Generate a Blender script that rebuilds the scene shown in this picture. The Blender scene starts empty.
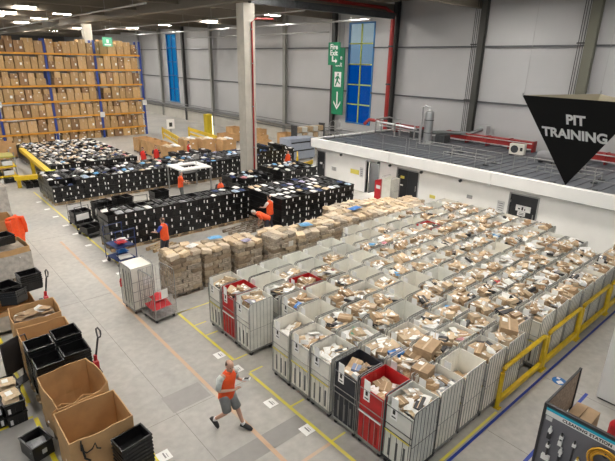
import bpy, math, random
from mathutils import Vector, Matrix, Euler
random.seed(7)
PI = math.pi
SC = bpy.context.scene
COL = SC.collection
R = random.uniform

# ------------------------------------------------------------------ materials
MATS = {}
def mat(name, col, rough=0.6, metal=0.0, noise=0.0, nscale=6.0, bump=0.0, bscale=40.0,
        emit=None, strength=0.0, col2=None, coat=0.0, trans=0.0, vary=0.0):
    if name in MATS: return MATS[name]
    m = bpy.data.materials.new(name); m.use_nodes = True
    nt = m.node_tree; N = nt.nodes; L = nt.links
    b = N['Principled BSDF']
    b.inputs['Base Color'].default_value = (*col, 1)
    b.inputs['Roughness'].default_value = rough
    b.inputs['Metallic'].default_value = metal
    if coat: b.inputs['Coat Weight'].default_value = coat
    if trans: b.inputs['Transmission Weight'].default_value = trans
    if emit:
        b.inputs['Emission Color'].default_value = (*emit, 1)
        b.inputs['Emission Strength'].default_value = strength
    last = None
    if noise > 0 or vary > 0:
        geo = N.new('ShaderNodeTexCoord')
        nz = N.new('ShaderNodeTexNoise'); nz.inputs['Scale'].default_value = nscale
        nz.inputs['Detail'].default_value = 4
        L.new(geo.outputs['Object'], nz.inputs['Vector'])
        mx = N.new('ShaderNodeMix'); mx.data_type = 'RGBA'
        c2 = col2 if col2 else tuple(max(0, c * (1 - noise)) for c in col)
        mx.inputs[6].default_value = (*col, 1); mx.inputs[7].default_value = (*c2, 1)
        rp = N.new('ShaderNodeMapRange'); rp.inputs[1].default_value = .35; rp.inputs[2].default_value = .7
        L.new(nz.outputs['Fac'], rp.inputs[0]); L.new(rp.outputs[0], mx.inputs[0])
        last = mx.outputs[2]
        if vary > 0:
            oi = N.new('ShaderNodeObjectInfo'); hs = N.new('ShaderNodeHueSaturation')
            mr = N.new('ShaderNodeMapRange'); mr.inputs[3].default_value = 1 - vary; mr.inputs[4].default_value = 1 + vary
            L.new(oi.outputs['Random'], mr.inputs[0]); L.new(mr.outputs[0], hs.inputs['Value'])
            L.new(last, hs.inputs['Color']); last = hs.outputs[0]
        L.new(last, b.inputs['Base Color'])
    if bump > 0:
        tc = N.new('ShaderNodeTexCoord'); n2 = N.new('ShaderNodeTexNoise'); n2.inputs['Scale'].default_value = bscale
        bp = N.new('ShaderNodeBump'); bp.inputs['Strength'].default_value = bump; bp.inputs['Distance'].default_value = .02
        L.new(tc.outputs['Object'], n2.inputs['Vector']); L.new(n2.outputs['Fac'], bp.inputs['Height'])
        L.new(bp.outputs[0], b.inputs['Normal'])
    MATS[name] = m
    return m

STEEL = mat('galvanised_steel', (.36, .36, .35), .42, .35, noise=.35, nscale=8)
DSTEEL = mat('dark_steel', (.08, .085, .09), .5, .5, noise=.3)
CAST = mat('castor_rubber', (.03, .03, .035), .5)
LINER = mat('white_liner_plastic', (.91, .89, .81), .45, noise=.14, nscale=3, vary=.08)
LINERG = mat('grey_liner_plastic', (.86, .86, .80), .45, noise=.16, nscale=3, vary=.1)
BLINER = mat('navy_black_liner', (.025, .028, .04), .5, noise=.3)
RLINER = mat('red_liner_plastic', (.58, .015, .02), .4, noise=.25, nscale=4)
BRLINER = mat('cardboard_liner', (.40, .27, .15), .8, noise=.3, nscale=4)
CARD = mat('white_card', (.88, .88, .86), .6)
INK = mat('black_ink', (.02, .02, .02), .6)
YEL = mat('yellow_paint', (.80, .55, .02), .4, noise=.2, nscale=5)
YSTRIP = mat('yellow_label_strip', (.72, .62, .12), .5)
KRAFT = mat('kraft_cardboard', (.44, .30, .175), .8, noise=.25, nscale=4, vary=.28)
KRAFT2 = mat('pale_kraft_paper', (.66, .51, .34), .8, noise=.25, nscale=5, bump=.3, bscale=14, vary=.2)
KRAFT3 = mat('grey_kraft_paper', (.50, .42, .33), .8, noise=.5, nscale=5, bump=.5, bscale=12, vary=.18)
BINM = mat('warm_bin_cardboard', (.56, .34, .155), .8, noise=.18, nscale=3, vary=.08)
TAPE = mat('brown_tape', (.62, .47, .30), .35)
WBAG = mat('white_poly_bag', (.80, .79, .76), .35, noise=.12, bump=.4, bscale=9, vary=.08)
GBAG = mat('grey_poly_bag', (.33, .34, .36), .35, noise=.2, bump=.4, bscale=9, vary=.2)
BLUE = mat('blue_box_print', (.02, .17, .52), .4, noise=.15)
LBLUE = mat('light_blue_bag', (.12, .38, .70), .35, noise=.3, bump=.4, bscale=9)
RED = mat('red_plastic', (.62, .02, .03), .4, noise=.2)
BLACKP = mat('black_tote_plastic', (.008, .008, .009), .3, noise=.3, nscale=3)
BLACKB = mat('black_packaging', (.03, .03, .033), .45)
PURP = mat('lilac_bag', (.42, .38, .55), .4, noise=.2, bump=.4)
PINK = mat('pink_bag', (.60, .22, .26), .4, noise=.2, bump=.4)
WOOD = mat('pallet_wood', (.50, .36, .21), .8, noise=.35, nscale=7)
DWOOD = mat('old_pallet_wood', (.26, .21, .16), .85, noise=.35, nscale=7)
CONCR = mat('concrete_column', (.44, .415, .36), .85, noise=.12, nscale=2, bump=.1)
WALLM = mat('pale_wall_panel', (.43, .43, .435), .55, noise=.06, nscale=.4)
RAIL = mat('grey_wall_rail', (.10, .105, .11), .5, .2)
MEZZ = mat('painted_white_wall', (.93, .92, .89), .6, noise=.05, nscale=1.5)
FASC = mat('fascia_white', (.86, .86, .84), .5, noise=.06, nscale=1)
ROOFM = mat('grey_roof_sheet', (.105, .115, .135), .45, noise=.25, nscale=2)
CEIL = mat('ceiling_deck', (.40, .35, .27), .8, noise=.25, nscale=.5)
BEAM = mat('ceiling_beam', (.22, .19, .15), .7, .1)
PIPE = mat('pale_pipe', (.42, .43, .43), .4, .4)
REDPIPE = mat('red_pipe', (.33, .018, .015), .45, noise=.15)
DARKDOOR = mat('dark_door', (.022, .024, .028), .45)
GREEN = mat('exit_green', (.0, .20, .09), .5)
GREENL = mat('light_green', (.10, .42, .25), .5)
RACKB = mat('rack_blue', (.02, .05, .26), .45)
RACKO = mat('rack_orange', (.74, .33, .03), .45, noise=.15)
HIVIS = mat('hi_vis_orange', (.98, .11, .02), .65, noise=.12, nscale=14, bump=.25, bscale=14)
HIRED = mat('hi_vis_red', (.75, .03, .02), .65)
SKIN = mat('skin', (.56, .33, .24), .55)
SKIND = mat('skin_shadowless_brown', (.20, .11, .07), .55)
HAIRG = mat('grey_brown_hair', (.13, .09, .07), .8)
HAIRD = mat('black_hair', (.015, .012, .012), .7)
SHIRT = mat('pale_grey_shirt', (.62, .65, .62), .8, noise=.2, nscale=18)
SHIRTB = mat('blue_shirt', (.03, .06, .35), .8)
SHORTS = mat('grey_shorts', (.24, .25, .25), .85, noise=.2)
SOCK = mat('white_sock', (.8, .8, .8), .9)
SHOE = mat('black_shoe', (.02, .02, .022), .45)
TROU = mat('dark_trousers', (.05, .05, .065), .85)
WHITEP = mat('white_plastic', (.80, .80, .79), .4)
SILV = mat('silver_duct', (.55, .56, .56), .3, .8, noise=.15)
BOARDG = mat('board_grey', (.15, .15, .17), .5)
TEAL = mat('teal_band', (.01, .30, .42), .4)
DTEAL = mat('dark_teal', (.012, .06, .09), .4)
BLUET = mat('blue_floor_tape', (.01, .04, .32), .5)
YTAPE = mat('yellow_floor_line', (.82, .72, .07), .5, noise=.25, nscale=5, col2=(.68, .60, .18))
OTAPE = mat('worn_orange_line', (.60, .38, .24), .6, noise=.4, nscale=3, col2=(.52, .42, .32))
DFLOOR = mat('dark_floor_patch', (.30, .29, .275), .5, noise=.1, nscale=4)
STRAP = mat('black_strap', (.01, .01, .01), .5)
FILM = mat('stretch_film', (.56, .52, .47), .25, noise=.3, nscale=6, bump=.8, bscale=7)
SIGNB = mat('black_sign_face', (.003, .003, .003), 1.0)
TAN = mat('tan_sign_inside', (.26, .23, .16), .7, noise=.1)
GASM = mat('green_bag', (.10, .30, .20), .5)

def glass(name, col, mixf):
    m = bpy.data.materials.new(name); m.use_nodes = True
    nt = m.node_tree; N = nt.nodes; L = nt.links; N.remove(N['Principled BSDF'])
    t = N.new('ShaderNodeBsdfTransparent'); t.inputs[0].default_value = (*col, 1)
    g = N.new('ShaderNodeBsdfGlossy'); g.inputs['Roughness'].default_value = .15; g.inputs[0].default_value = (.6, .7, .8, 1)
    mx = N.new('ShaderNodeMixShader'); mx.inputs[0].default_value = mixf
    L.new(t.outputs[0], mx.inputs[1]); L.new(g.outputs[0], mx.inputs[2])
    L.new(mx.outputs[0], N['Material Output'].inputs[0])
    MATS[name] = m; return m
GLB = glass('blue_film_glass', (.04, .42, .88), .03)
GLL = glass('clear_sky_glass', (.92, 1.0, 1.0), .03)
GLM = glass('hazy_glass', (.72, .88, 1.0), .03)
GLF = glass('far_blue_glass', (.16, .68, 1.0), .03)

def floor_mat():
    m = bpy.data.materials.new('polished_concrete_floor'); m.use_nodes = True
    nt = m.node_tree; N = nt.nodes; L = nt.links; b = N['Principled BSDF']
    tc = N.new('ShaderNodeTexCoord')
    n1 = N.new('ShaderNodeTexNoise'); n1.inputs['Scale'].default_value = .35; n1.inputs['Detail'].default_value = 5
    n2 = N.new('ShaderNodeTexNoise'); n2.inputs['Scale'].default_value = 5; n2.inputs['Detail'].default_value = 6
    n3 = N.new('ShaderNodeTexNoise'); n3.inputs['Scale'].default_value = 1.1; n3.inputs['Detail'].default_value = 3; n3.inputs['Distortion'].default_value = 1.5
    for n in (n1, n2, n3): L.new(tc.outputs['Object'], n.inputs['Vector'])
    m1 = N.new('ShaderNodeMix'); m1.data_type = 'RGBA'
    m1.inputs[6].default_value = (.46, .44, .40, 1); m1.inputs[7].default_value = (.36, .35, .33, 1)
    r1 = N.new('ShaderNodeMapRange'); r1.inputs[1].default_value = .35; r1.inputs[2].default_value = .65
    L.new(n1.outputs['Fac'], r1.inputs[0]); L.new(r1.outputs[0], m1.inputs[0])
    m2 = N.new('ShaderNodeMix'); m2.data_type = 'RGBA'; m2.blend_type = 'MULTIPLY'; m2.inputs[0].default_value = 1
    r2 = N.new('ShaderNodeMapRange'); r2.inputs[1].default_value = .3; r2.inputs[2].default_value = .7; r2.inputs[3].default_value = .88; r2.inputs[4].default_value = 1.08
    L.new(n2.outputs['Fac'], r2.inputs[0]); L.new(m1.outputs[2], m2.inputs[6]); L.new(r2.outputs[0], m2.inputs[7])
    L.new(m2.outputs[2], b.inputs['Base Color'])
    r3 = N.new('ShaderNodeMapRange'); r3.inputs[3].default_value = .28; r3.inputs[4].default_value = .55
    L.new(n3.outputs['Fac'], r3.inputs[0]); L.new(r3.outputs[0], b.inputs['Roughness'])
    return m
FLOORM = floor_mat()

# ------------------------------------------------------------------ mesh builder
class MB:
    def __init__(s): s.v = []; s.f = []; s.m = []
    def quad(s, a, b, c, d, m=0):
        i = len(s.v); s.v += [tuple(a), tuple(b), tuple(c), tuple(d)]; s.f.append((i, i+1, i+2, i+3)); s.m.append(m)
    def poly(s, pts, m=0):
        i = len(s.v); s.v += [tuple(p) for p in pts]; s.f.append(tuple(range(i, i+len(pts)))); s.m.append(m)
    def box(s, x0, y0, z0, x1, y1, z1, m=0):
        s.hexa([(x0,y0,z0),(x1,y0,z0),(x1,y1,z0),(x0,y1,z0)], [(x0,y0,z1),(x1,y0,z1),(x1,y1,z1),(x0,y1,z1)], m)
    def hexa(s, bot, top, m=0):
        i = len(s.v); n = len(bot); s.v += [tuple(p) for p in bot] + [tuple(p) for p in top]
        s.f.append(tuple(i+k for k in reversed(range(n)))); s.m.append(m)
        s.f.append(tuple(i+n+k for k in range(n))); s.m.append(m)
        for k in range(n):
            j = (k+1) % n; s.f.append((i+k, i+j, i+n+j, i+n+k)); s.m.append(m)
    def cbox(s, c, size, rot=None, m=0):
        hx, hy, hz = size[0]/2, size[1]/2, size[2]/2
        P = [Vector(p) for p in ((-hx,-hy,-hz),(hx,-hy,-hz),(hx,hy,-hz),(-hx,hy,-hz),(-hx,-hy,hz),(hx,-hy,hz),(hx,hy,hz),(-hx,hy,hz))]
        if rot: M = Euler(rot).to_matrix(); P = [M @ p for p in P]
        c = Vector(c); P = [p + c for p in P]; s.hexa(P[:4], P[4:], m)
    def tube(s, pts, r, n=6, m=0, closed=False, rads=None):
        pts = [Vector(p) for p in pts]; K = len(pts); rings = []
        for k, p in enumerate(pts):
            if closed: d = pts[(k+1) % K] - pts[k-1]
            else: d = pts[min(k+1, K-1)] - pts[max(k-1, 0)]
            if d.length < 1e-9: d = Vector((0,0,1))
            d.normalize()
            up = Vector((0,0,1)) if abs(d.z) < .9 else Vector((1,0,0))
            a = d.cross(up).normalized(); b = d.cross(a)
            rr = rads[k] if rads else r
            i = len(s.v)
            for q in range(n):
                t = 2*PI*q/n; s.v.append(tuple(p + a*math.cos(t)*rr + b*math.sin(t)*rr))
            rings.append(i)
        for k in range(K if closed else K-1):
            i, j = rings[k], rings[(k+1) % K]
            for q in range(n):
                w = (q+1) % n; s.f.append((i+q, j+q, j+w, i+w)); s.m.append(m)
        if not closed:
            s.f.append(tuple(rings[0]+q for q in range(n))); s.m.append(m)
            s.f.append(tuple(rings[-1]+q for q in reversed(range(n)))); s.m.append(m)
    def loft(s, rings, m=0, cap=True):
        idx = []
        for rg in rings:
            i = len(s.v); s.v += [tuple(p) for p in rg]; idx.append(i)
        n = len(rings[0])
        for a, b in zip(idx, idx[1:]):
            for q in range(n):
                w = (q+1) % n; s.f.append((a+q, a+w, b+w, b+q)); s.m.append(m)
        if cap:
            s.f.append(tuple(idx[0]+q for q in reversed(range(n)))); s.m.append(m)
            s.f.append(tuple(idx[-1]+q for q in range(n))); s.m.append(m)
    def openbox(s, x0, y0, z0, x1, y1, z1, t, m=0, mi=None, zf=None, taper=0.0):
        """open container with wall thickness; zf = per-wall top heights (x0, x1, y0, y1)"""
        mi = m if mi is None else mi
        zf = zf or (z1, z1, z1, z1)
        s.box(x0, y0, z0, x1, y1, z0+t, mi)
        s.box(x0, y0, z0+t, x0+t, y1, zf[0], m); s.box(x1-t, y0, z0+t, x1, y1, zf[1], m)
        s.box(x0+t, y0, z0+t, x1-t, y0+t, zf[2], m); s.box(x0+t, y1-t, z0+t, x1-t, y1, zf[3], m)
    def mesh(s, name, mats):
        me = bpy.data.meshes.new(name); me.from_pydata(s.v, [], s.f)
        if not isinstance(mats, (list, tuple)): mats = [mats]
        for mm in mats: me.materials.append(mm)
        if len(mats) > 1: me.polygons.foreach_set('material_index', s.m)
        me.update(); return me
    def build(s, name, mats, parent=None, smooth=False, loc=None):
        me = s.mesh(name, mats)
        if smooth: me.polygons.foreach_set('use_smooth', [True]*len(me.polygons))
        return link(name, me, parent, loc)
def link(name, me, parent=None, loc=None):
    o = bpy.data.objects.new(name, me); COL.objects.link(o)
    if parent: o.parent = parent
    if loc: o.location = loc
    return o
SEEN = {}
def T(o, label, cat, group=None, kind=None):
    o['label'] = label; o['category'] = cat
    if group: o['group'] = group
    if kind: o['kind'] = kind
    n = len(label.split())
    if n > 16 or n < 4: print('LABELLEN', n, label)
    if label in SEEN: print('DUPLABEL', label)
    SEEN[label] = 1
    return o
def empty(name, loc=(0,0,0), rz=0):
    o = bpy.data.objects.new(name, None); COL.objects.link(o); o.location = loc; o.rotation_euler = (0,0,rz)
    o.empty_display_size = .1
    return o
def struct(name, b, mats, **k):
    o = b.build(name, mats, **k); o['kind'] = 'structure'; return o
def copy_tree(o, parent=None):
    c = o.copy(); COL.objects.link(c)
    if parent: c.parent = parent
    for ch in list(o.children): copy_tree(ch, c)
    return c
def dup(root, loc, rz=0):
    c = copy_tree(root); c.location = loc; c.rotation_euler = (0,0,rz)
    return c
def kill(root):
    for ch in list(root.children): kill(ch)
    bpy.data.objects.remove(root)
ORD = ['zeroth','first','second','third','fourth','fifth','sixth','seventh','eighth','ninth','tenth','eleventh','twelfth','thirteenth',
       'fourteenth','fifteenth','sixteenth','seventeenth','eighteenth','nineteenth','twentieth','twenty-first','twenty-second','twenty-third','twenty-fourth',
       'twenty-fifth','twenty-sixth','twenty-seventh','twenty-eighth','twenty-ninth','thirtieth','thirty-first','thirty-second','thirty-third','thirty-fourth','thirty-fifth','thirty-sixth','thirty-seventh','thirty-eighth']
def text_mesh(txt, size, align='CENTER', ext=.002, spacing=1.0, bold=0.0):
    cu = bpy.data.curves.new('txt', 'FONT'); cu.body = txt; cu.size = size; cu.align_x = align; cu.align_y = 'CENTER'; cu.extrude = ext
    cu.space_character = spacing; cu.offset = bold; cu.resolution_u = 3
    o = bpy.data.objects.new('txt', cu); COL.objects.link(o)
    dg = bpy.context.evaluated_depsgraph_get(); dg.update()
    me = bpy.data.meshes.new_from_object(o.evaluated_get(dg)); bpy.data.objects.remove(o)
    return me
def text_obj(name, txt, size, m, origin, xdir, ydir, parent=None, **k):
    """text laid on a plane: xdir reading direction, ydir up direction"""
    me = text_mesh(txt, size, **k); me.materials.clear(); me.materials.append(m)
    X = Vector(xdir).normalized(); Y = Vector(ydir).normalized(); Z = X.cross(Y)
    Mx = Matrix((X, Y, Z)).transposed().to_4x4(); Mx.translation = Vector(origin)
    me.transform(Mx)
    o = link(name, me, parent)
    return o

# ------------------------------------------------------------------ camera
F = 473.3548; YAW, PIT, ROL = .84794, .343339, -.020065
CAMH = 7.6
cy, sy, cp, sp = math.cos(YAW), math.sin(YAW), math.cos(PIT), math.sin(PIT)
fwd = Vector((cy*cp, sy*cp, -sp)); right = Vector((sy, -cy, 0)); down = fwd.cross(right)
cr, sr = math.cos(ROL), math.sin(ROL)
r2 = cr*right + sr*down; d2 = -sr*right + cr*down
cam = bpy.data.cameras.new('camera'); co = bpy.data.objects.new('camera', cam); COL.objects.link(co)
Mc = Matrix((r2, -d2, -fwd)).transposed().to_4x4(); Mc.translation = Vector((0,0,CAMH)); co.matrix_world = Mc
cam.sensor_fit = 'HORIZONTAL'; cam.sensor_width = 36; cam.lens = F/615*36; cam.clip_end = 300; cam.clip_start = .05
SC.camera = co
def camdist(p): return (Vector(p) - Vector((0,0,CAMH))).length

# ------------------------------------------------------------------ building shell
b = MB(); b.box(-14, -8, -.2, 34, 112, 0); struct('floor', b, FLOORM)
b = MB(); b.box(-14, -8, 12.2, 31, 112, 12.4)
struct('ceiling', b, CEIL)
# far side wall
WX = 30.5
b = MB()
wy = [(26.95, 29.8), (61.1, 64.0)]
ys = [-8, 26.95, 29.8, 61.1, 64.0, 112]
for a, c in zip(ys, ys[1:]):
    if (a, c) in wy:
        b.box(WX, a, 0, WX+.25, c, 2.6 if a < 40 else 2.0); b.box(WX, a, 10.65, WX+.25, c, 12.2)
    else: b.box(WX, a, 0, WX+.25, c, 12.2)
struct('wall_right', b, WALLM)
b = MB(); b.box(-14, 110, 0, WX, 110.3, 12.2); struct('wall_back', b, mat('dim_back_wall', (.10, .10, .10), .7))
b = MB(); b.box(WX-.42, 23.2, 0, WX-.02, 82, 1.5); struct('baseboard_right', b, mat('dado_wall', (.50, .48, .43), .7, noise=.1, nscale=1))
for n, z in enumerate((1.62, 5.25, 8.72)):
    b = MB()
    for a, c in zip(ys, ys[1:]):
        if (a, c) in wy: continue
        b.box(WX-.16, a, z-.05, WX-.01, c, z+.05)
    struct('trim_%d' % (n+1), b, RAIL)
b = MB(); b.box(WX-.75, 24.9, 1.52, WX-.43, 82, 1.72); b.box(WX-.62, 24.9, 1.95, WX-.5, 82, 2.02)
b.tube([(WX-.6, 24.9, 1.3), (WX-.6, 82, 1.3)], .05)
struct('trim_4', b, mat('grey_trunking', (.20, .20, .20), .5, .2))
for n, (a, c, z0) in enumerate(((26.95, 29.8, 2.6), (61.1, 64.0, 2.0))):
    w = empty('window_%d' % (n+1), (WX, (a+c)/2, z0)); w['kind'] = 'structure'
    fr = MB(); h = 10.65 - z0; hw = (c-a)/2
    fr.box(-.06, -hw, 0, .06, -hw+.12, h); fr.box(-.06, hw-.12, 0, .06, hw, h); fr.box(-.06, -hw, h-.12, .06, hw, h); fr.box(-.06, -hw, 0, .06, hw, .12)
    fr.build('window_frame', mat('blue_window_frame', (.03, .16, .38), .4), w)
    gb = MB(); gb.box(-.05, -.05, .12, .05, .05, h-.12)
    for k in range(1, 5): gb.box(-.05, -hw+.12, h*k/5-.05, .05, hw-.12, h*k/5+.05)
    gb.build('glazing_bar', mat('yellowgreen_glazing_bar', (.42, .48, .10), .5) if n == 0 else mat('blue_bar', (.02, .10, .35), .5), w)
    for k in range(5):
        p = MB(); p.box(.0, -hw+.12, h*k/5+.05, .02, hw-.12, h*(k+1)/5-.05)
        gm = GLF if n else GLB if k < 3 else (GLM if k == 3 else GLL)
        p.build('pane', gm, w)
# wall columns
for i, yy in enumerate((4.2, 10.9, 17.5, 24.6, 31.15, 37.9, 44.8, 51.8, 58.6, 65.5, 72.4)):
    wd = .20 if i > 1 else .26
    zz = 2.7 if i < 3 else 0
    b = MB(); b.box(WX-.55, yy-wd, 0, WX-.50, yy+wd, 12); b.box(WX-.50, yy-.03, 0, WX-.28, yy+.03, 12); b.box(WX-.28, yy-wd, 0, WX-.23, yy+wd, 12)
    o = b.build('wall_column', mat('olive_column', (.13, .13, .10), .7) if i == 1 else mat('olive_steel_column', (.05, .05, .045), .5, .2) if i < 3 else mat('dark_steel_column', (.05, .05, .05) , .5, .2) if i in (3, 4, 8) else mat('grey_steel_column', (.27, .27, .25), .5, .1))
    o['kind'] = 'structure'
    if i in (1, 2):
        b = MB()
        for dy in (.36, .5, .62): b.tube([(WX-.45, yy+dy, 3), (WX-.45, yy+dy, 12)], .022)
        for z in (5.3, 8.8): b.box(WX-.5, yy+.30, z, WX-.4, yy+.7, z+.08)
        o = b.build('cable_conduit', mat('dark_conduit', (.05, .05, .05), .5)); T(o, 'dark cable conduits clipped on the wall beside the %s olive column' % ('rightmost' if i == 1 else 'second from right'), 'conduit')
# rafters, valley beam, purlins
for yy in [-3+6.86*k for k in range(16)]:
    b = MB(); b.box(-14, yy+.45-.12, 11.0, WX, yy+.45+.12, 11.06); b.box(-14, yy+.45-.02, 11.06, WX, yy+.45+.02, 11.6); b.box(-14, yy+.45-.12, 11.6, WX, yy+.45+.12, 11.66)
    o = b.build('roof_rafter', BEAM); o['kind'] = 'structure'
b = MB()
for xx in [-13+2.1*k for k in range(21)]: b.box(xx-.05, -8, 11.7, xx+.05, 110, 12.0)
o = b.build('roof_purlins', BEAM); o['kind'] = 'structure'
b = MB(); b.box(16.15, -8, 10.7, 16.65, 110, 11.5); o = b.build('valley_beam', mat('pale_beam', (.20, .18, .15), .8)); o['kind'] = 'structure'
b = MB(); b.box(16.77, 24.15, 10.6, WX-1.2, 24.45, 11.0, 0); o = b.build('cross_beam', DSTEEL); o['kind'] = 'structure'
for yy in (24.2, 51.4):
    b = MB(); b.box(16.02, yy-.36, 0, 16.76, yy+.36, 10.56)
    o = b.build('concrete_column', CONCR); o['kind'] = 'structure'
# pipe on the concrete column
t = empty('sprinkler_pipe', (16.4, 24.2, 0))
b = MB(); b.tube([(.12, -.42, 1.2), (.12, -.42, 9.6), (.4, -.42, 9.8), (1.6, -.42, 9.85)], .045, 8); b.build('riser', REDPIPE, t)
for z in (2.6, 5, 7.4, 9.2): b = MB(); b.box(.05, -.46, z, .2, -.36, z+.06); b.build('bracket', STEEL, t)
T(t, 'thin red sprinkler pipe running up the concrete column', 'pipe')
# big red riser next to window
t = empty('fire_riser', (29.6, 24.3, 0))
b = MB(); b.tube([(0, .25, 2.6), (0, .25, 11.0)], .16, 10); b.tube([(0, .25, 11.0), (-.6, .55, 11.35), (-12, .55, 11.4)], .12, 8); b.build('pipe', REDPIPE, t)
b = MB()
for z in (3.4, 6, 8.7, 10.8): b.tube([(0, .25, z), (0, .25, z+.12)], .2, 10)
b.build('coupling', DSTEEL, t)
b = MB(); b.tube([(0, .25, 3.1), (-.25, .6, 3.25), (-.4, 1.6, 3.3), (-.5, 2.0, 2.9)], .13, 8); b.build('branch', REDPIPE, t)
T(t, 'thick red fire riser pipe on the wall right of the tall window', 'pipe')
# service pipes below roof
for n, (x, z, y0, y1, r) in enumerate(((22.3, 10.75, 26, 70, .05), (27.5, 10.5, 24.8, 70, .07), (28.8, 9.9, 30.5, 55, .06), (13.2, 10.7, 30, 75, .06))):
    b = MB(); b.tube([(x, y0, z), (x, y1, z)], r, 6)
    for k in range(int((y1-y0)/5)): b.tube([(x, y0+2+5*k, z), (x, y0+2+5*k, 11.75)], .012, 4)
    o = b.build('service_pipe', PIPE)
    T(o, ['pale pipe hung under the roof above the central aisle', 'pale pipe hung under the roof near the far wall', 'short pale pipe close to the far wall rail',
          'pale pipe hung under the roof left of the concrete column'][n], 'pipe')
# lamps
def lamp_proto():
    t = empty('ceiling_lamp')
    b = MB(); b.box(-.22, -.75, 0, .22, .75, .07); b.build('housing', mat('lamp_housing', (.5, .5, .5), .5), t)
    b = MB(); b.box(-.19, -.72, -.02, .19, .72, 0); b.build('diffuser', mat('lamp_glow', (1, 1, 1), .5, emit=(1.0, .95, .88), strength=LAMP), t)
    b = MB(); b.tube([(0, -.5, .07), (0, -.5, .8)], .01, 4); b.tube([(0, .5, .07), (0, .5, .8)], .01, 4); b.build('wire', DSTEEL, t)
    return t
LAMP = 130
lp = lamp_proto(); first = True
rows = [(-4, [4+8*k for k in range(8)]), (3, [2+6.8*k for k in range(10)]), (10, [-1+6.8*k for k in range(6)] + [40, 45.1, 52.1, 57.6, 64, 72, 84, 96]),
        (18, [6, 9, 12, 15.3, 18.8, 22.2, 25.6, 29, 32.4, 35.7, 42.1, 45.6, 50.4, 55, 59.8, 62.6, 68, 73, 79, 86, 94, 103]), (14, [50, 58, 66, 76, 88, 100]), (22, [62, 72, 84, 97]), (26.4, [8, 15.5, 26.1, 35, 45.2, 55.4, 65])]
rn = ['far left', 'left', 'middle', 'central', 'distant left', 'distant right', 'wall side']
for ri, (x, ylist) in enumerate(rows):
    for k, y in enumerate(ylist):
        o = lp if first else copy_tree(lp); first = False
        o.location = (x, y, 11.2); o.rotation_euler = (0, 0, PI/2)
        T(o, 'white strip lamp under the roof, %s from the front in the %s row' % (ORD[k+1], rn[ri]), 'ceiling lamp', 'strip lamps under the roof')
WORLD = 0.33; EXPO = 0.07
# ------------------------------------------------------------------ mezzanine block
MX = 21.5
b = MB()
doors = [(22.75, 23.5), (18.05, 19.05), (15.2, 16.65), (8.62, 9.92)]
cuts = [-6]
for a, c in sorted(doors): cuts += [a, c]
cuts.append(23.6)
dset = set(doors)
for a, c in zip(cuts, cuts[1:]):
    if (a, c) in dset: b.box(MX, a, 1.93, MX+.2, c, 2.25)
    else: b.box(MX, a, 0, MX+.2, c, 2.25)
struct('wall_front', b, MEZZ)
b = MB(); b.box(MX+.2, 23.4, 0, WX-.9, 23.6, 2.25); b.box(MX+.2, 11, 0, MX+6, 11.1, 2.2); b.box(MX+2.5, 17, 0, MX+2.6, 20.6, 2.2); b.box(MX+.2, 20.6, 0, MX+2.6, 20.7, 2.2); struct('wall_left', b, MEZZ)
b = MB(); b.box(MX-.3, -6, 2.18, WX-.6, 23.85, 2.28); struct('trim_5', b, mat('soffit_grey', (.42, .42, .40), .6))
b = MB(); 
for a, c in ((-6, 3.3), (3.34, 10.88), (10.92, 17.1), (17.14, 23.85)): b.box(MX-.34, a, 2.22, MX-.28, c, 2.78)
b.box(MX-.34, 23.79, 2.22, WX-.6, 23.85, 2.78); b.box(MX-.28, -6, 2.72, MX-.02, 23.85, 2.78); b.box(MX-.28, 23.6, 2.72, WX-.6, 23.79, 2.78)
b.box(MX-.37, 10.87, 2.1, MX-.27, 10.93, 2.8)
struct('trim_6', b, FASC)
b = MB(); b.box(MX-.02, -6, 2.5, WX-.6, 23.6, 2.62)
for k in range(60): 
    y = -6+k*.5; b.box(MX-.02, y, 2.62, WX-.6, y+.05, 2.65)
struct('trim_7', b, ROOFM)
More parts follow.
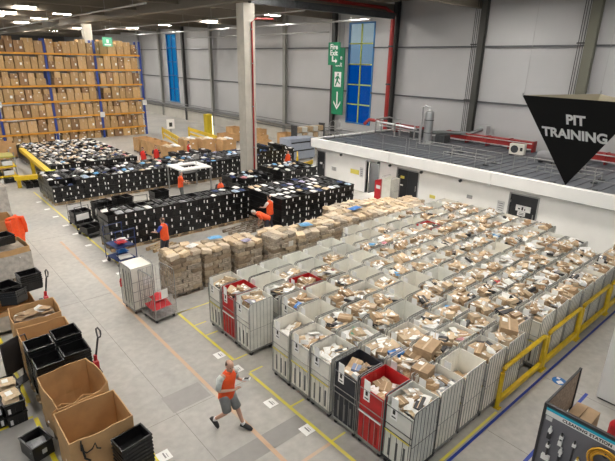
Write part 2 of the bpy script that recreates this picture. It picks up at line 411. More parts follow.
for n, (a, c) in enumerate(doors):
    d = empty('door_%d' % (n+1), (MX, (a+c)/2, 0)); d['kind'] = 'structure'; hw = (c-a)/2
    fr = MB(); fr.box(-.03, -hw-.06, 0, .22, -hw, 1.98); fr.box(-.03, hw, 0, .22, hw+.06, 1.98); fr.box(-.03, -hw-.06, 1.93, .22, hw+.06, 1.99)
    fr.build('door_frame', mat('grey_door_frame', (.35, .35, .35), .5), d)
    if n == 1:
        dl = MB(); dl.box(.0, hw-.26, .02, .9, hw-.22, 1.9); dl.build('door_leaf', DARKDOOR, d)
    else:
        dl = MB(); 
        if n == 2: dl.box(.02, -hw, .02, .08, -.01, 1.92); dl.box(.02, .01, .02, .08, hw, 1.92)
        else: dl.box(.02, -hw, .02, .08, hw, 1.92)
        dl.build('door_leaf', DARKDOOR, d)
        hd = MB(); hd.tube([(-.04, -hw+.12, .85), (-.04, -hw+.12, 1.15)], .02); hd.build('door_handle', STEEL, d)
        hg = MB(); hg.box(-.02, hw-.05, .3, .02, hw-.02, .42); hg.box(-.02, hw-.05, 1.5, .02, hw-.02, 1.62); hg.build('hinge', STEEL, d)
    if n == 2:
        s = MB(); s.box(-.01, .25, 1.42, .02, .5, 1.56, 0); s.box(-.01, .3, 1.0, .02, .48, 1.06, 1); s.build('sticker', [YSTRIP, WHITEP], d)
    if n == 0:
        s = MB(); s.box(-.01, -.1, 1.1, .02, .1, 1.22, 0); s.build('sticker', [WHITEP], d)
    if n == 3:
        s = MB(); s.box(-.01, -.38, 1.18, .02, .32, 1.46); s.box(-.01, -.16, .96, .02, .2, 1.16); s.build('notice', WHITEP, d)
        s = MB(); s.box(-.015, -.04, 1.24, .0, .04, 1.40); s.box(-.015, -.14, 1.24, .0, -.1, 1.34); s.box(-.015, .1, 1.26, .0, .2, 1.32); s.box(-.015, -.1, 1.02, 0, .14, 1.05); s.box(-.015, -.1, 1.09, 0, .14, 1.11); s.build('print', INK, d)
def wallplate(name, y0, y1, z0, z1, m, label, cat, extra=None):
    t = empty(name, (MX-.01, (y0+y1)/2, (z0+z1)/2)); hy, hz = (y1-y0)/2, (z1-z0)/2
    p = MB(); p.box(-.02, -hy, -hz, 0, hy, hz); p.build('plate', m, t)
    if extra:
        q = MB(); extra(q, hy, hz); q.build('print', INK if extra is lines else BLUE, t)
    T(t, label, cat); return t
def lines(q, hy, hz):
    for k in range(4): q.box(-.024, -hy*.75, hz*(.6-.4*k)-.012, -.02, hy*(.75-.2*(k % 2)), hz*(.6-.4*k)+.012)
wallplate('wall_sign', 19.63, 20.35, 1.0, 1.28, YSTRIP, 'yellow rectangular sign on white wall left of the open doorway', 'sign')
wallplate('notice_board', 10.15, 10.5, .9, 1.45, mat('pale_grey_plate', (.6, .6, .6), .5), 'grey framed notice on white wall just left of the rightmost dark door', 'notice', lines)
wallplate('notice_board', 19.3, 19.55, .9, 1.5, mat('pale_grey_plate', (.6, .6, .6), .5), 'tall pale notice on wall beside the open doorway', 'notice', lines)
wallplate('wall_sign', 14.0, 14.35, .72, .9, YSTRIP, 'small yellow sign low on white wall right of the dark double door', 'sign')
wallplate('wall_sign', 11.85, 12.15, 1.2, 1.38, mat('grey_plate', (.35, .35, .35), .5), 'small grey sign on white wall midway between the two right dark doors', 'sign')
wallplate('wall_sign', 21.6, 22.1, .85, 1.15, WHITEP, 'pale round blue-marked sign on wall right of the leftmost dark door', 'sign', lines)
for k, y in enumerate((21.2, 18.0+.05, 17.2, 15.0, 12.6)):
    t = empty('wall_lamp', (MX-.02, y, 2.02)); p = MB(); p.tube([(-.12, 0, 0), (0, 0, 0)], .07, 8); p.build('lamp_body', DSTEEL, t)
    p = MB(); p.box(-.1, -.04, -.09, -.02, .04, -.06); p.build('lens', mat('lens', (.4, .4, .4), .3), t)
    T(t, 'small dark round fitting under the soffit, %s from left' % ORD[k+1], 'wall lamp')
# downpipe and fascia joints + roof railings
for k, (x, y0, y1) in enumerate(((MX+.35, 16.5, 23.3), (MX+.35, 3.2, 10.2), (MX+.35, 10.8, 16.3))):
    t = empty('roof_railing', (x, y0, 2.64))
    b = MB(); n = 4; h = 1.0; Lh = y1-y0
    for i in range(n+1): b.tube([(0, Lh*i/n, 0), (0, Lh*i/n, h)], .014, 5)
    b.build('post', STEEL, t)
    b = MB(); b.tube([(0, 0, h), (0, Lh, h)], .014, 5); b.tube([(0, 0, .5), (0, Lh, .5)], .012, 5); b.build('rail', STEEL, t)
    for i in range(n+1): b = MB(); b.box(-.1, Lh*i/n-.14, -.01, .35, Lh*i/n+.14, .06); b.build('foot', DSTEEL, t)
    T(t, ['galvanised railing along roof edge at the left corner', 'galvanised railing along roof edge near the hanging sign', 'galvanised railing along the middle of the roof edge'][k], 'railing')
# railing across the left end
t = empty('access_ladder', (MX+1.2, 23.15, 2.64)); b = MB()
for dx in (0, .5): b.tube([(dx, 0, 0), (dx, 0, 1.1), (dx, .15, 1.25), (dx, .5, 1.1), (dx, .5, .2)], .022, 5)
b.build('stile', STEEL, t); b = MB(); b.tube([(0, 0, .6), (.5, 0, .6)], .02); b.tube([(0, .5, .8), (.5, .5, .8)], .02); b.build('rung', STEEL, t)
T(t, 'curved steel ladder head at left end of the low roof', 'ladder')
# roof plant
t = empty('air_vessel', (26.5, 18.35, 2.65)); b = MB()
rs = [(0, .25), (.05, .27), (.1, .28), (1.9, .28), (2.05, .26), (2.12, .12), (2.2, .1)]
b.tube([(0, 0, z) for z, r in rs], .3, 16, rads=[r for z, r in rs]); b.build('tank', SILV, t, smooth=False)
b = MB(); b.tube([(-.38, .3, -.01), (-.38, .3, .5), (-.38, .3, 2.3), (-.3, .2, 2.42), (0, 0, 2.3)], .06, 8); b.build('pipe', SILV, t)
b = MB(); b.box(-.35, -.35, -.02, .35, .35, .03); b.build('base', STEEL, t)
b = MB()
for z in (.7, 1.5): b.tube([(0, 0, z), (0, 0, z+.04)], .3, 16)
b.build('band', DSTEEL, t)
T(t, 'upright silver cylinder vessel with side pipe standing on the low roof', 'tank')
for k, (x, y0, y1, z) in enumerate(((29.3, 12.6, 18.6, 2.75), (29.3, 20.6, 23.2, 2.75), (28.9, 5.0, 10.2, 2.75))):
    t = empty('red_duct', (x, y0, z)); L = y1-y0; b = MB(); b.box(-.2, 0, .1, .2, L, .5); b.build('duct', REDPIPE, t)
    n = int(L/1.5)
    for i in range(n+1): b = MB(); b.box(-.24, L*i/n-.04, -.11, .24, L*i/n+.04, .54); b.build('bracket', mat('dark_red_flange', (.25, .01, .01), .5), t)
    b = MB(); b.tube([(-.35, 0, .42), (-.35, L, .42)], .035); b.tube([(-.45, 0, .1), (-.45, L, .1)], .03); b.build('side_pipe', SILV, t)
    T(t, ['long red duct lying on the roof right of the silver vessel', 'short red duct on the roof left of the silver vessel', 'red duct on the roof behind the hanging black sign'][k], 'duct')
t = empty('pipe_run', (27.4, 19.2, 2.64)); b = MB()
b.tube([(0, 0, .55), (.9, -.8, .6), (1.9, -2.2, .6), (2.0, -3.0, .95), (2.6, -3.0, .95)], .12, 8); b.tube([(0, 0, .55), (0, .0, .02)], .12, 8); b.build('pipe', mat('dark_grey_duct', (.15, .16, .16), .5), t)
b = MB(); b.box(.2, -1.4, -.01, .9, -.7, .5); b.build('fan_box', DSTEEL, t); b = MB(); b.box(2.0, -3.3, .6, 2.5, -2.7, 1.2); b.build('valve_box', PIPE, t)
T(t, 'grey duct run with black fan box beside the silver vessel', 'duct')
t = empty('pipe_run', (27.2, 22.4, 2.64)); b = MB()
b.tube([(0, 1.0, .9), (0, -2.6, .75)], .08, 8); b.tube([(.4, 1.0, .6), (.4, -2.6, .5)], .06, 8); b.tube([(-.4, .8, 1.1), (1.2, .8, 1.15), (2, .2, .9)], .05); b.build('pipe', SILV, t)
b = MB()
for dy in (1.0, -.8, -2.5): b.box(-.1, dy-.04, 0, -.02, dy+.04, .95); b.box(.5, dy-.04, 0, .58, dy+.04, .95)
b.build('stand', STEEL, t); b = MB(); b.box(.9, -2.2, -.01, 1.5, -1.4, .55); b.build('fan_box', DSTEEL, t)
T(t, 'silver pipes on stands on the low roof below the tall window', 'pipe')
t = empty('air_conditioner', (27.4, 12.7, 2.64), .1); b = MB(); b.box(-.18, -.42, .08, .18, .42, .68); b.build('casing', mat('cream_casing', (.66, .64, .56), .5), t)
b = MB(); b.tube([(-.19, .12, .38), (-.185, .12, .38)], .22, 16); b.build('fan_grille', DSTEEL, t)
b = MB(); b.box(-.19, -.34, .3, -.185, -.2, .5); b.build('badge', INK, t); b = MB(); b.box(-.2, -.36, -.01, .2, -.3, .08); b.box(-.2, .3, -.01, .2, .36, .08); b.build('foot', DSTEEL, t)
T(t, 'cream air conditioner unit standing on the low roof', 'air conditioner')
t = empty('roof_drum', (26.6, 10.6, 2.64)); b = MB(); b.tube([(0, -.5, .35), (0, .5, .35)], .3, 14); b.build('drum', mat('grey_drum', (.2, .2, .21), .5), t); b = MB(); b.box(-.2, -.4, -.01, .2, -.3, .1); b.box(-.2, .3, -.01, .2, .4, .1); b.build('cradle', DSTEEL, t)
T(t, 'dark grey drum lying on the roof left of the hanging sign', 'drum')
for k, (x, y) in enumerate(((23.6, 7.2), (25.5, 8.6), (23.2, 12.3), (24.6, 15.2))):
    t = empty('roof_pipe_frame', (x, y, 2.64)); b = MB(); b.tube([(0, 0, .35), (0, 2.6, .35)], .025); b.tube([(.9, 0, .35), (.9, 2.6, .35)], .025); b.tube([(0, 0, .35), (.9, 0, .35)], .025); b.build('rail', STEEL, t)
    b = MB()
    for dx in (0, .9):
        for dy in (0, 2.6): b.tube([(dx, dy, -.01), (dx, dy, .35)], .025)
    b.build('leg', STEEL, t); b = MB()
    for dx in (0, .9): b.box(dx-.1, -.12, -.01, dx+.1, .12, .06)
    b.build('foot', DSTEEL, t)
    T(t, 'low steel pipe frame on grey roof, %s from the right' % ORD[k+1], 'frame')
t = empty('white_flue', (23.6, 5.75, 2.64)); b = MB(); b.hexa([(-.2,-.25,0),(.2,-.25,0),(.2,.25,0),(-.2,.25,0)], [(-.1,-.45,1.1),(.15,-.45,1.1),(.15,-.1,1.1),(-.1,-.1,1.1)]); b.build('cowl', WHITEP, t)
b = MB(); b.box(-.25, -.3, -.01, .25, .3, .05); b.build('base', DSTEEL, t); T(t, 'white slanted flue cowl on roof at right picture edge', 'flue')

# ------------------------------------------------------------------ hanging signs
def pit_sign():
    A, B, Cc = Vector((4.02, 1.90, 7.37)), Vector((3.89, .99, 7.37)), Vector((4.95, 1.62, 7.37))
    tip = Vector((4.28, 1.52, 6.64)); t = empty('hanging_sign', tip)
    def rel(p): return p - tip
    th = .012
    b = MB(); a, c, d, e = rel(A), rel(B), rel(Cc), Vector((0,0,0))
    cen = (a+c+d)/3
    def inn(p): return cen + (p-cen)*.97
    e2 = e + Vector((0,0,.03))
    for p, q in ((a, c), (c, d), (d, a)):
        b.poly([p, q, e], 0); b.poly([inn(q), inn(p), e2], 1); b.poly([p, inn(p), inn(q), q], 1)
    b.build('sign_body', [SIGNB, TAN], t)
    b = MB(); 
    for p in (a, c, d): b.tube([p*.99, p*.99 + Vector((0,0,.025))], .008, 5); 
    top = cen + Vector((0,0,3.4))
    b.tube([d, d+Vector((0,0,.03))], .006, 4)
    b.tube([inn(a)+Vector((0,0,-.01)), inn(a)+Vector((.0,0,3.8))], .0012, 4); b.tube([inn(d)+Vector((0,0,-.01)), inn(d)+Vector((0,0,3.8))], .0012, 4)
    b.build('hanging_wire', STEEL, t)
    X = (c-a).normalized(); nrm = (c-a).cross(e-a).normalized()
    if nrm.x > 0: nrm = -nrm
    mid = (a+c)/2; Y = (mid - e); Y = (Y - X*Y.dot(X)).normalized()
    o0 = e + Y*(mid-e).length*.66 - X*0 + nrm*.003; hgt = (mid-e).length
    ctr = e + (mid - e)*.775
    text_obj('lettering', 'PIT', .112, WHITEP, ctr + nrm*.004 + X*.01, X, Y, t, bold=.004, ext=.001)
    ctr = e + (mid - e)*.615
    text_obj('lettering', 'TRAINING', .112, WHITEP, ctr + nrm*.004 + X*.01, X, Y, t, bold=.004, ext=.001)
    T(t, 'black inverted pyramid sign reading PIT TRAINING hanging at right', 'hanging sign')
pit_sign()
def plane_sign(name, Xp, y0, y1, z0, z1, label, m=GREEN):
    """flat panel facing -X"""
    t = empty(name, (Xp, (y0+y1)/2, z0)); hy = (y1-y0)/2; h = z1-z0
    b = MB(); b.box(-.04, -hy, 0, .04, hy, h); b.build('panel', m, t); T(t, label, 'sign'); return t, hy, h
t, hy, h = plane_sign('exit_sign', 28.0, 28.3, 29.6, 7.35, 9.05, 'green hanging sign reading Fire Exit with a white turning arrow')
text_obj('lettering', 'Fire', .55, WHITEP, (-.05, 0, h-.35), (0,-1,0), (0,0,1), t, bold=.012); text_obj('lettering', 'Exit', .55, WHITEP, (-.05, 0, h-.8), (0,-1,0), (0,0,1), t, bold=.012)
b = MB(); b.box(-.055, .05, .25, -.045, .2, .68); b.box(-.055, -.2, .25, -.045, .2, .37); b.poly([(-.055, -.2, .12), (-.055, -.2, .5), (-.055, -.42, .31)]); b.build('arrow', WHITEP, t)
b = MB(); b.tube([(0, .55, h), (0, .55, h+2.5)], .01, 4); b.tube([(0, -.55, h), (0, -.55, h+2.5)], .01, 4); b.build('hanging_wire', DSTEEL, t)
t, hy, h = plane_sign('exit_sign', 29.6, 29.35, 30.7, 3.3, 8.7, 'tall green fire exit banner with running figure and down arrow by window')
text_obj('lettering', 'Fire', .5, WHITEP, (-.05, -.05, h-.75), (0,-1,0), (0,0,1), t, bold=.01); text_obj('lettering', 'Exit', .5, WHITEP, (-.05, -.05, h-1.3), (0,-1,0), (0,0,1), t, bold=.01)
def pfig(q, *pts): q.poly([(-.05, y, z) for y, z in pts])
b = MB(); z = 2.9
pfig(b, (.4, z-.6), (.4, z+.6), (-.4, z+.6), (-.4, z-.6)); b.build('pictogram_field', WHITEP, t)
b = MB()
def pf2(*pts): b.poly([(-.056, y, z2) for y, z2 in pts])
pf2((.05, z+.5), (-.1, z+.5), (-.1, z+.32), (.05, z+.32)); pf2((.15, z+.28), (-.12, z+.28), (-.05, z-.1), (.15, z-.1)); pf2((.1, z-.1), (-.05, z-.1), (-.3, z-.3), (-.25, z-.4)); pf2((.15, z-.05), (.0, z-.1), (.2, z-.55), (.32, z-.5)); pf2((-.1, z+.25), (-.32, z+.05), (-.28, z), (-.08, z+.12)); pf2((.12, z+.25), (.33, z+.1), (.28, z+.0), (.12, z+.12))
b.build('running_figure', GREEN, t)
b = MB(); b.box(-.055, -.07, .75, -.045, .07, 1.9); 
for sgn in (1, -1): b.hexa([(-.055, 0, .42), (-.045, 0, .42), (-.045, sgn*.42, .95), (-.055, sgn*.42, .95)], [(-.055, 0, .62), (-.045, 0, .62), (-.045, sgn*.42, 1.15), (-.055, sgn*.42, 1.15)])
b.build('arrow', WHITEP, t)
b = MB(); b.tube([(0, .5, h), (0, .5, h+1.8)], .01, 4); b.tube([(0, -.5, h), (0, -.5, h+1.8)], .01, 4); b.build('hanging_wire', DSTEEL, t)
t = empty('green_sign', (17.05, 48.0, 8.55)); b = MB(); b.box(-.45, -.03, 0, .45, .03, .8); b.build('panel', GREENL, t); b = MB(); b.tube([(.4, 0, .8), (.4, 0, 2.4)], .012, 4); b.tube([(-.4, 0, .8), (-.4, 0, 2.4)], .012, 4); b.build('hanging_wire', STEEL, t)
b = MB(); b.box(-.3, -.036, .1, .3, -.03, .22); b.box(-.1, -.036, .3, .1, -.03, .6); b.build('print', WHITEP, t)
T(t, 'pale green sign hanging in front of the top rack level', 'sign')

# ------------------------------------------------------------------ racking
RY = 49.5
t = empty('pallet_racking', (0, RY, 0))
upx = [3.2, 7.6, 11.95, 16.25, 20.65]; lev = [.92, 2.31, 3.70, 5.10, 6.50, 7.88]
for x in upx:
    b = MB()
    for y in (0, 1.1): b.box(x-.1, y, 0, x+.1, y+.1, 9.1)
    for k in range(9): b.tube([(x, .05, .3+k), (x, 1.15, .8+k)], .025, 4)
    b.build('upright', RACKB, t)
for z in lev:
    b = MB(); b.box(3.3, -.03, z-.16, 20.6, .05, z); b.box(3.3, 1.15, z-.16, 20.6, 1.22, z)
    b.build('shelf_beam', RACKO, t)
    b = MB(); b.box(3.3, .05, z-.06, 20.6, 1.15, z-.02); b.build('deck', DWOOD, t)
for x, z in ((20.65, 3.0), (16.25, 2.0), (7.6, 3.3)): b = MB(); b.box(x-.2, -.06, z, x+.25, -.03, z+.5); b.build('location_sign', WHITEP, t)
pass
T(t, 'blue and orange pallet racking with six shelf levels full of boxes', 'racking')
# boxes on racking
def carton_mesh(nm, m, tape=True, lab=True):
    b = MB(); b.box(-.5, -.5, 0, .5, .5, 1, 0)
    if tape: b.box(-.52/1, -.07, .985, .52, .07, 1.006, 1); b.box(-.07, -.508, .7, .07, -.5, 1.0, 1)
    if lab: b.box(.1, -.508, .3, .35, -.5, .5, 2)
    return b.mesh(nm, [m, TAPE, CARD])
CK = [carton_mesh('carton', m, True, l) for m, l in ((mat('golden_cardboard', (.52, .335, .155), .8, noise=.22, vary=.22), True), (mat('golden_cardboard', (0,0,0)), False), (mat('dark_cardboard', (.34, .20, .10), .8, noise=.2, vary=.2), True), (mat('tan_cardboard', (.58, .38, .19), .8, noise=.2, vary=.15), False))]
levn = ['ground', 'lowest shelf', 'second shelf', 'third shelf', 'fourth shelf', 'fifth shelf', 'top shelf']
zs = [0.0] + lev
for li, z in enumerate(zs):
    n = 0; x = 20.4
    while x > 6.0:
        if any(abs(x - u) < .2 for u in upx): x -= .12
        w = R(.55, .85)
        for u in upx:
            if x - w < u + .12 < x: w = min(w, x - u - .13)
        if w < .3: 
            x -= w + .25; continue
        n += 1; hi = R(1.0, 1.2) if li < 6 else R(.9, 1.3); hi = min(hi, .85 if li == 0 else 9)
        two = random.random() < .38
        parts = [hi*.55, hi*.42] if two else [hi]
        zz = z + .005
        for q, ph in enumerate(parts):
            o = link('cardboard_box', random.choice(CK)); ww = w*(.96 if q == 0 else R(.7, .95)) - .02
            o.scale = (ww, R(.92, 1.02), ph); o.location = (x-w/2, RY+.58+R(-.03, .08), zz); zz += ph + .012
            T(o, 'cardboard box on racking %s, %s from the right end%s' % (levn[li], ORD[n], (', upper' if q else ', lower') if two else ''), 'cardboard box', 'boxes on the %s of the racking' % levn[li])
        x -= w + .02
# ------------------------------------------------------------------ roll cages
CW, CD, CH = .68, .80, 1.60      # width (Y), depth (X), height
def side_hoop(b, y, r=.010, z1=CH+.005):
    x0, x1 = -CD/2, CD/2; c = .10
    b.tube([(x0, y, .14), (x0, y, z1-c), (x0+c*.3, y, z1-c*.3), (x0+c, y, z1), (x1-c, y, z1), (x1-c*.3, y, z1-c*.3), (x1, y, z1-c), (x1, y, .14)], r, 5)
    for k in range(1, 7):
        x = x0 + CD*k/7; b.tube([(x, y, .18), (x, y, z1-.03)], .0055, 4)
    b.tube([(x0, y, .8), (x1, y, .8)], .005, 4)
def cage(liner, front_m, stripe=True, dark=False):
    t = empty('roll_cage')
    steel = DSTEEL if dark else STEEL
    b = MB()
    for y in (-CW/2, CW/2): side_hoop(b, y)
    b.build('side_frame', steel, t)
    b = MB(); x0, x1, y0, y1 = -CD/2, CD/2, -CW/2, CW/2
    b.box(x0, y0, .13, x1, y0+.03, .17); b.box(x0, y1-.03, .13, x1, y1, .17); b.box(x0, y0, .13, x0+.03, y1, .17); b.box(x1-.03, y0, .13, x1, y1, .17); b.box(x0+.03, -.02, .13, x1-.03, .02, .16)
    b.build('base_frame', steel, t)
    # front gate
    b = MB(); xf = x0-.005
    for z in (.88, .20, 1.02): b.tube([(xf, y0, z), (xf, y1, z)], .010, 5)
    for k in (0, 1, 2, 3, 4):
        y = y0+.05+(CW-.1)*k/4; b.tube([(xf, y, .2), (xf, y, .88)], .007, 4)
    for y in (y0+.04, y1-.04): b.tube([(xf, y, .88), (xf, y, 1.42)], .008, 4)
    b.tube([(xf, y0+.04, 1.42), (xf, y1-.04, 1.42)], .009, 5)
    gate = b.build('front_gate', steel, t)
    b = MB(); o2 = .018
    b.openbox(x0+o2, y0+o2, .175, x1-o2, y1-o2, CH, .012, 0, zf=(1.44, CH-.02, CH-.01, CH-.01))
    # rounded hump corners at liner sides, stiffening ribs
    for y in (y0+o2+.006, y1-o2-.006):
        for k in range(1, 6):
            x = x0+CD*k/6; b.box(x-.004, y-.009, .2, x+.004, y+.009, CH-.02)
    for k in range(3): 
        y = y0+.16+.18*k; b.box(x0+.008, y-.022, .26, x0+.0175, y+.022, .68, 1)
    b.build('liner', [liner, front_m], t)
    if stripe:
        b = MB(); b.box(xf-.014, y0+.04, .84, xf-.008, y1-.04, .875); b.build('label_strip', YSTRIP if stripe != 2 else CARD, gate)
    b = MB(); b.box(x0-.004, y1-.30, 1.18, x0+.004, y1-.14, 1.66, 0); lc = b.build('label_card', CARD, t)
    b = MB(); b.box(x0-.006, y1-.27, 1.22, x0-.004, y1-.17, 1.25); b.box(x0-.006, y1-.25, 1.3, x0-.004, y1-.19, 1.40); b.build('print', INK, lc)
    for x in (x0+.08, x1-.08):
        for y in (y0+.07, y1-.07):
            b = MB(); b.tube([(x, y-.018, .062), (x, y+.018, .062)], .062, 10); b.box(x-.03, y-.03, .06, x+.03, y-.022, .13, 0); b.box(x-.03, y+.022, .06, x+.03, y+.03, .13, 0)
            b.build('castor', CAST, t)
    return t
C_W = cage(LINER, RAIL); C_G = cage(LINERG, RAIL, False); C_B = cage(BLINER, mat('grey_slot', (.18,.18,.18), .4), False); C_R = cage(RLINER, mat('dark_red_slot', (.3,.01,.01), .5), 2); C_K = cage(BRLINER, INK, False)
C_BD = cage(LINERG, RAIL, True, True)
protos = [C_W, C_G, C_B, C_R, C_K, C_BD]
used = set()
def put_cage(p, loc, rz, label, group='roll cages full of parcels'):
    if id(p) in used: o = dup(p, loc, rz)
    else: used.add(id(p)); o = p; o.location = loc; o.rotation_euler = (0,0,rz)
    return T(o, label, 'roll cage', group)
cages = []      # (x, y, rz, i, k, fill, kind)
def cage_label(i, k, kind):
    col = {'w': 'white-lined', 'g': 'grey-white lined', 'b': 'black-lined', 'r': 'red-lined', 'k': 'cardboard-lined', 'd': 'white-lined dark-framed'}[kind]
    return '%s roll cage, %s row behind yellow floor line, %s from yellow barrier' % (col, ORD[i+1], ORD[k+1])
pm = {'w': C_W, 'g': C_G, 'b': C_B, 'r': C_R, 'k': C_K, 'd': C_BD}
front = [(4.23, 'd', 1.42), (4.93, 'r', 1.25), (5.66, 'b', 1.30), (6.43, 'w', 1.32), (7.13, 'w', 1.32), (7.85, 'w', 1.22), (9.52, 'g', 1.42), (10.24, 'r', 1.40), (10.96, 'w', 1.35)]
for k, (y, kd, fl) in enumerate(front): cages.append((6.53, y, R(-.02, .02), 0, k, fl, kd))
for i in range(1, 15):
    x = 6.55 + .885*i
    y0 = 4.26 if i not in (5,) else 4.5
    n = 11 if i > 6 else 10
    for k in range(n):
        if i == 14 and k < 4: continue
        if i == 13 and k in (1,): continue
        y = y0 + .74*k
        kd = random.choice('wwwwwggd')
        if (i, k) in ((2, 7),): kd = 'r'
        if (i, k) in ((10, 8),): kd = 'r'
        if (i, k) in ((5, 3),): kd = 'k'
        fl = R(1.34, 1.54)
        if random.random() < .12: fl = R(.6, 1.1)
        if k < 4 and i > 1 : fl = R(1.36, 1.58)
        if (i, k) in ((3, 8), (3, 3), (4, 4), (5, 4), (6, 4), (5, 7), (4, 6), (1, 9), (2, 9), (3, 9), (4, 9), (5, 9), (6, 9), (7, 10), (8, 10)): fl = R(.5, .9)
        if i == 2 and k == 0: fl = .95
        cages.append((x + R(-.02, .02), y + R(-.012, .012), R(-.02, .02), i, k, fl, kd))
for (x, y, rz, i, k, fl, kd) in cages: put_cage(pm[kd], (x, y, 0), rz, cage_label(i, k, kd))

# ------------------------------------------------------------------ parcels
def pillow(nm, mats, puff=.5, label=False):
    b = MB(); n = 4; top = []; bot = []
    for j in range(n+1):
        for i in range(n+1):
            u, v = i/n, j/n; e = math.sin(PI*u)**.5 * math.sin(PI*v)**.5 if 0 < u < 1 and 0 < v < 1 else 0
            jx, jy = R(-.03, .03), R(-.03, .03)
            top.append((u-.5+jx, v-.5+jy, .5 + e*puff*.5 + R(-.06, .06))); bot.append((u-.5+jx, v-.5+jy, .5 - e*puff*.5))
    b.v = top + bot; N = (n+1)**2
    for j in range(n):
        for i in range(n):
            a = j*(n+1)+i; b.f.append((a, a+1, a+n+2, a+n+1)); b.m.append(0)
            b.f.append((N+a, N+a+n+1, N+a+n+2, N+a+1)); b.m.append(0)
    ed = [i for i in range(n+1)] + [(j+1)*(n+1)-1 for j in range(1, n+1)] + [n*(n+1)+i for i in range(n-1, -1, -1)] + [j*(n+1) for j in range(n-1, 0, -1)]
    for a, c in zip(ed, ed[1:]+ed[:1]): b.f.append((a, N+a, N+c, c)); b.m.append(0)
    if label:
        b.hexa([(-.28,-.22,.5+puff*.38), (.1,-.22,.5+puff*.42), (.1,.2,.5+puff*.42), (-.28,.2,.5+puff*.38)], [(-.28,-.22,.56+puff*.5), (.1,-.22,.56+puff*.5), (.1,.2,.56+puff*.5), (-.28,.2,.56+puff*.5)], 1)
    me = b.mesh(nm, mats); return me
def pbox(nm, m, lab=True):
    b = MB(); b.box(-.5,-.5,0,.5,.5,1,0); b.box(-.5,-.05,1.0,.5,.05,1.012,1)
    if lab: b.box(.08,.1,1.0,.4,.4,1.015,2)
    return b.mesh(nm, [m, TAPE, CARD])
PK = [ # mesh, description, size ranges (x, y, z)
    (pbox('kraft_parcel', KRAFT), 'kraft box', (.18,.32), (.13,.24), (.06,.14), 7),
    (pbox('kraft_parcel', KRAFT2), 'pale kraft box', (.16,.30), (.12,.22), (.04,.10), 7),
    (pbox('kraft_parcel', KRAFT, False), 'plain brown box', (.22,.34), (.18,.26), (.10,.16), 4),
    (pillow('kraft_envelope', [KRAFT2, CARD], .5, True), 'kraft envelope', (.28,.38), (.20,.28), (.04,.09), 7),
    (pillow('kraft_envelope', [KRAFT3, CARD], .6, True), 'brown padded bag', (.26,.38), (.20,.28), (.05,.10), 4),
    (pillow('poly_mailer', [WBAG, CARD], .7), 'white mailer bag', (.24,.36), (.18,.28), (.05,.12), 8),
    (pbox('white_box', WHITEP, False), 'white box', (.14,.26), (.12,.2), (.04,.10), 4),
    (pillow('poly_mailer', [GBAG, CARD], .7, True), 'grey mailer bag', (.26,.36), (.20,.28), (.05,.10), 2),
    (pbox('black_box', BLACKB), 'black box', (.2,.32), (.14,.22), (.06,.10), 2),
    (pillow('poly_mailer', [LBLUE, CARD], .7), 'blue mailer bag', (.24,.3), (.18,.22), (.05,.09), .25),
    (pillow('poly_mailer', [PINK, CARD], .7), 'pink mailer bag', (.2,.26), (.16,.2), (.05,.09), .25),
]
wts = [p[5] for p in PK]
parcels = []   # (score, key, proto idx, loc, rot, scale)
POSN = {(-1,-1): 'front right corner', (-1,1): 'front left corner', (1,-1): 'rear right corner', (1,1): 'rear left corner', (0,0): 'middle', (-1,0): 'front', (1,0): 'rear', (0,-1): 'right side', (0,1): 'left side'}
def add_parcel(pi, x, y, z, rot, sc, cage_i, cage_k, pos):
    s = sc[0]*sc[1]*1.0/ camdist((x,y,z))**2
    parcels.append((s, pi, (x,y,z), rot, sc, cage_i, cage_k, pos))
for (cx, cyy, rz, i, k, fl, kd) in cages:
    layers = 3
    slots = [(a, c) for a in (-1, 0, 1) for c in (-1, 0, 1)]
    for L in range(layers):
        zb = fl - .13 + L*.075
        random.shuffle(slots)
        for (a, c) in slots[: 9]:
            pi = random.choices(range(len(PK)), wts)[0]; p = PK[pi]
            sx, syy, sz = R(*p[2]), R(*p[3]), R(*p[4])
            if L == 1 and random.random() < .5: sx *= 1.12; syy *= 1.12
            px = a*.20 + R(-.04, .04); py = c*.17 + R(-.03, .03)
            yaw = R(-.6, .6) + (PI/2 if random.random() < .4 else 0)
            ex = abs(math.cos(yaw))*sx/2 + abs(math.sin(yaw))*syy/2; ey = abs(math.sin(yaw))*sx/2 + abs(math.cos(yaw))*syy/2
            px = max(-CD/2+.045+ex, min(CD/2-.045-ex, px)); py = max(-CW/2+.045+ey, min(CW/2-.045-ey, py))
            tilt = .28 if L == 0 else .4
            add_parcel(pi, cx+px, cyy+py, zb + R(-.03, .05), (R(-tilt, tilt), R(-tilt, tilt), yaw), (sx, syy, sz), i, k, (a, c, L))
# particular parcels the photograph shows
special = []
def sp(mesh, loc, rot, sc, label):
    o = link('parcel', mesh); o.location = loc; o.rotation_euler = rot; o.scale = sc; T(o, label, 'parcel', None); return o
bigk = pbox('kraft_parcel', KRAFT, True)
sp(bigk, (8.0, 5.0, 1.55), (.05, .04, .25), (.62, .42, .22), 'large flat kraft carton lying across the top of a roll cage near barrier')
sp(bigk, (10.35, 4.30, 1.56), (.1, -.06, .5), (.55, .4, .16), 'large kraft carton tilted on a roll cage beside the yellow barrier')
sp(bigk, (7.35, 4.62, 1.40), (0, .08, .2), (.42, .36, .26), 'square kraft box with tape in the second row cage by the barrier')
sp(pbox('blue_parcel', BLUE, True), (7.45, 5.40, 1.47), (.05, .0, -.3), (.36, .20, .12), 'bright blue box with white label on a roll cage near red cage')
sp(pbox('black_parcel', BLACKB, True), (11.1, 4.78, 1.52), (.1, 0, -.25), (.46, .26, .12), 'black box with white label on top of a cage beside the barrier')
sp(pillow('blue_bag', [BLUE, CARD], .7), (7.25, 8.50, 1.42), (.2, 0, .5), (.34, .22, .12), 'royal blue bag in the roll cage behind the floor gap')
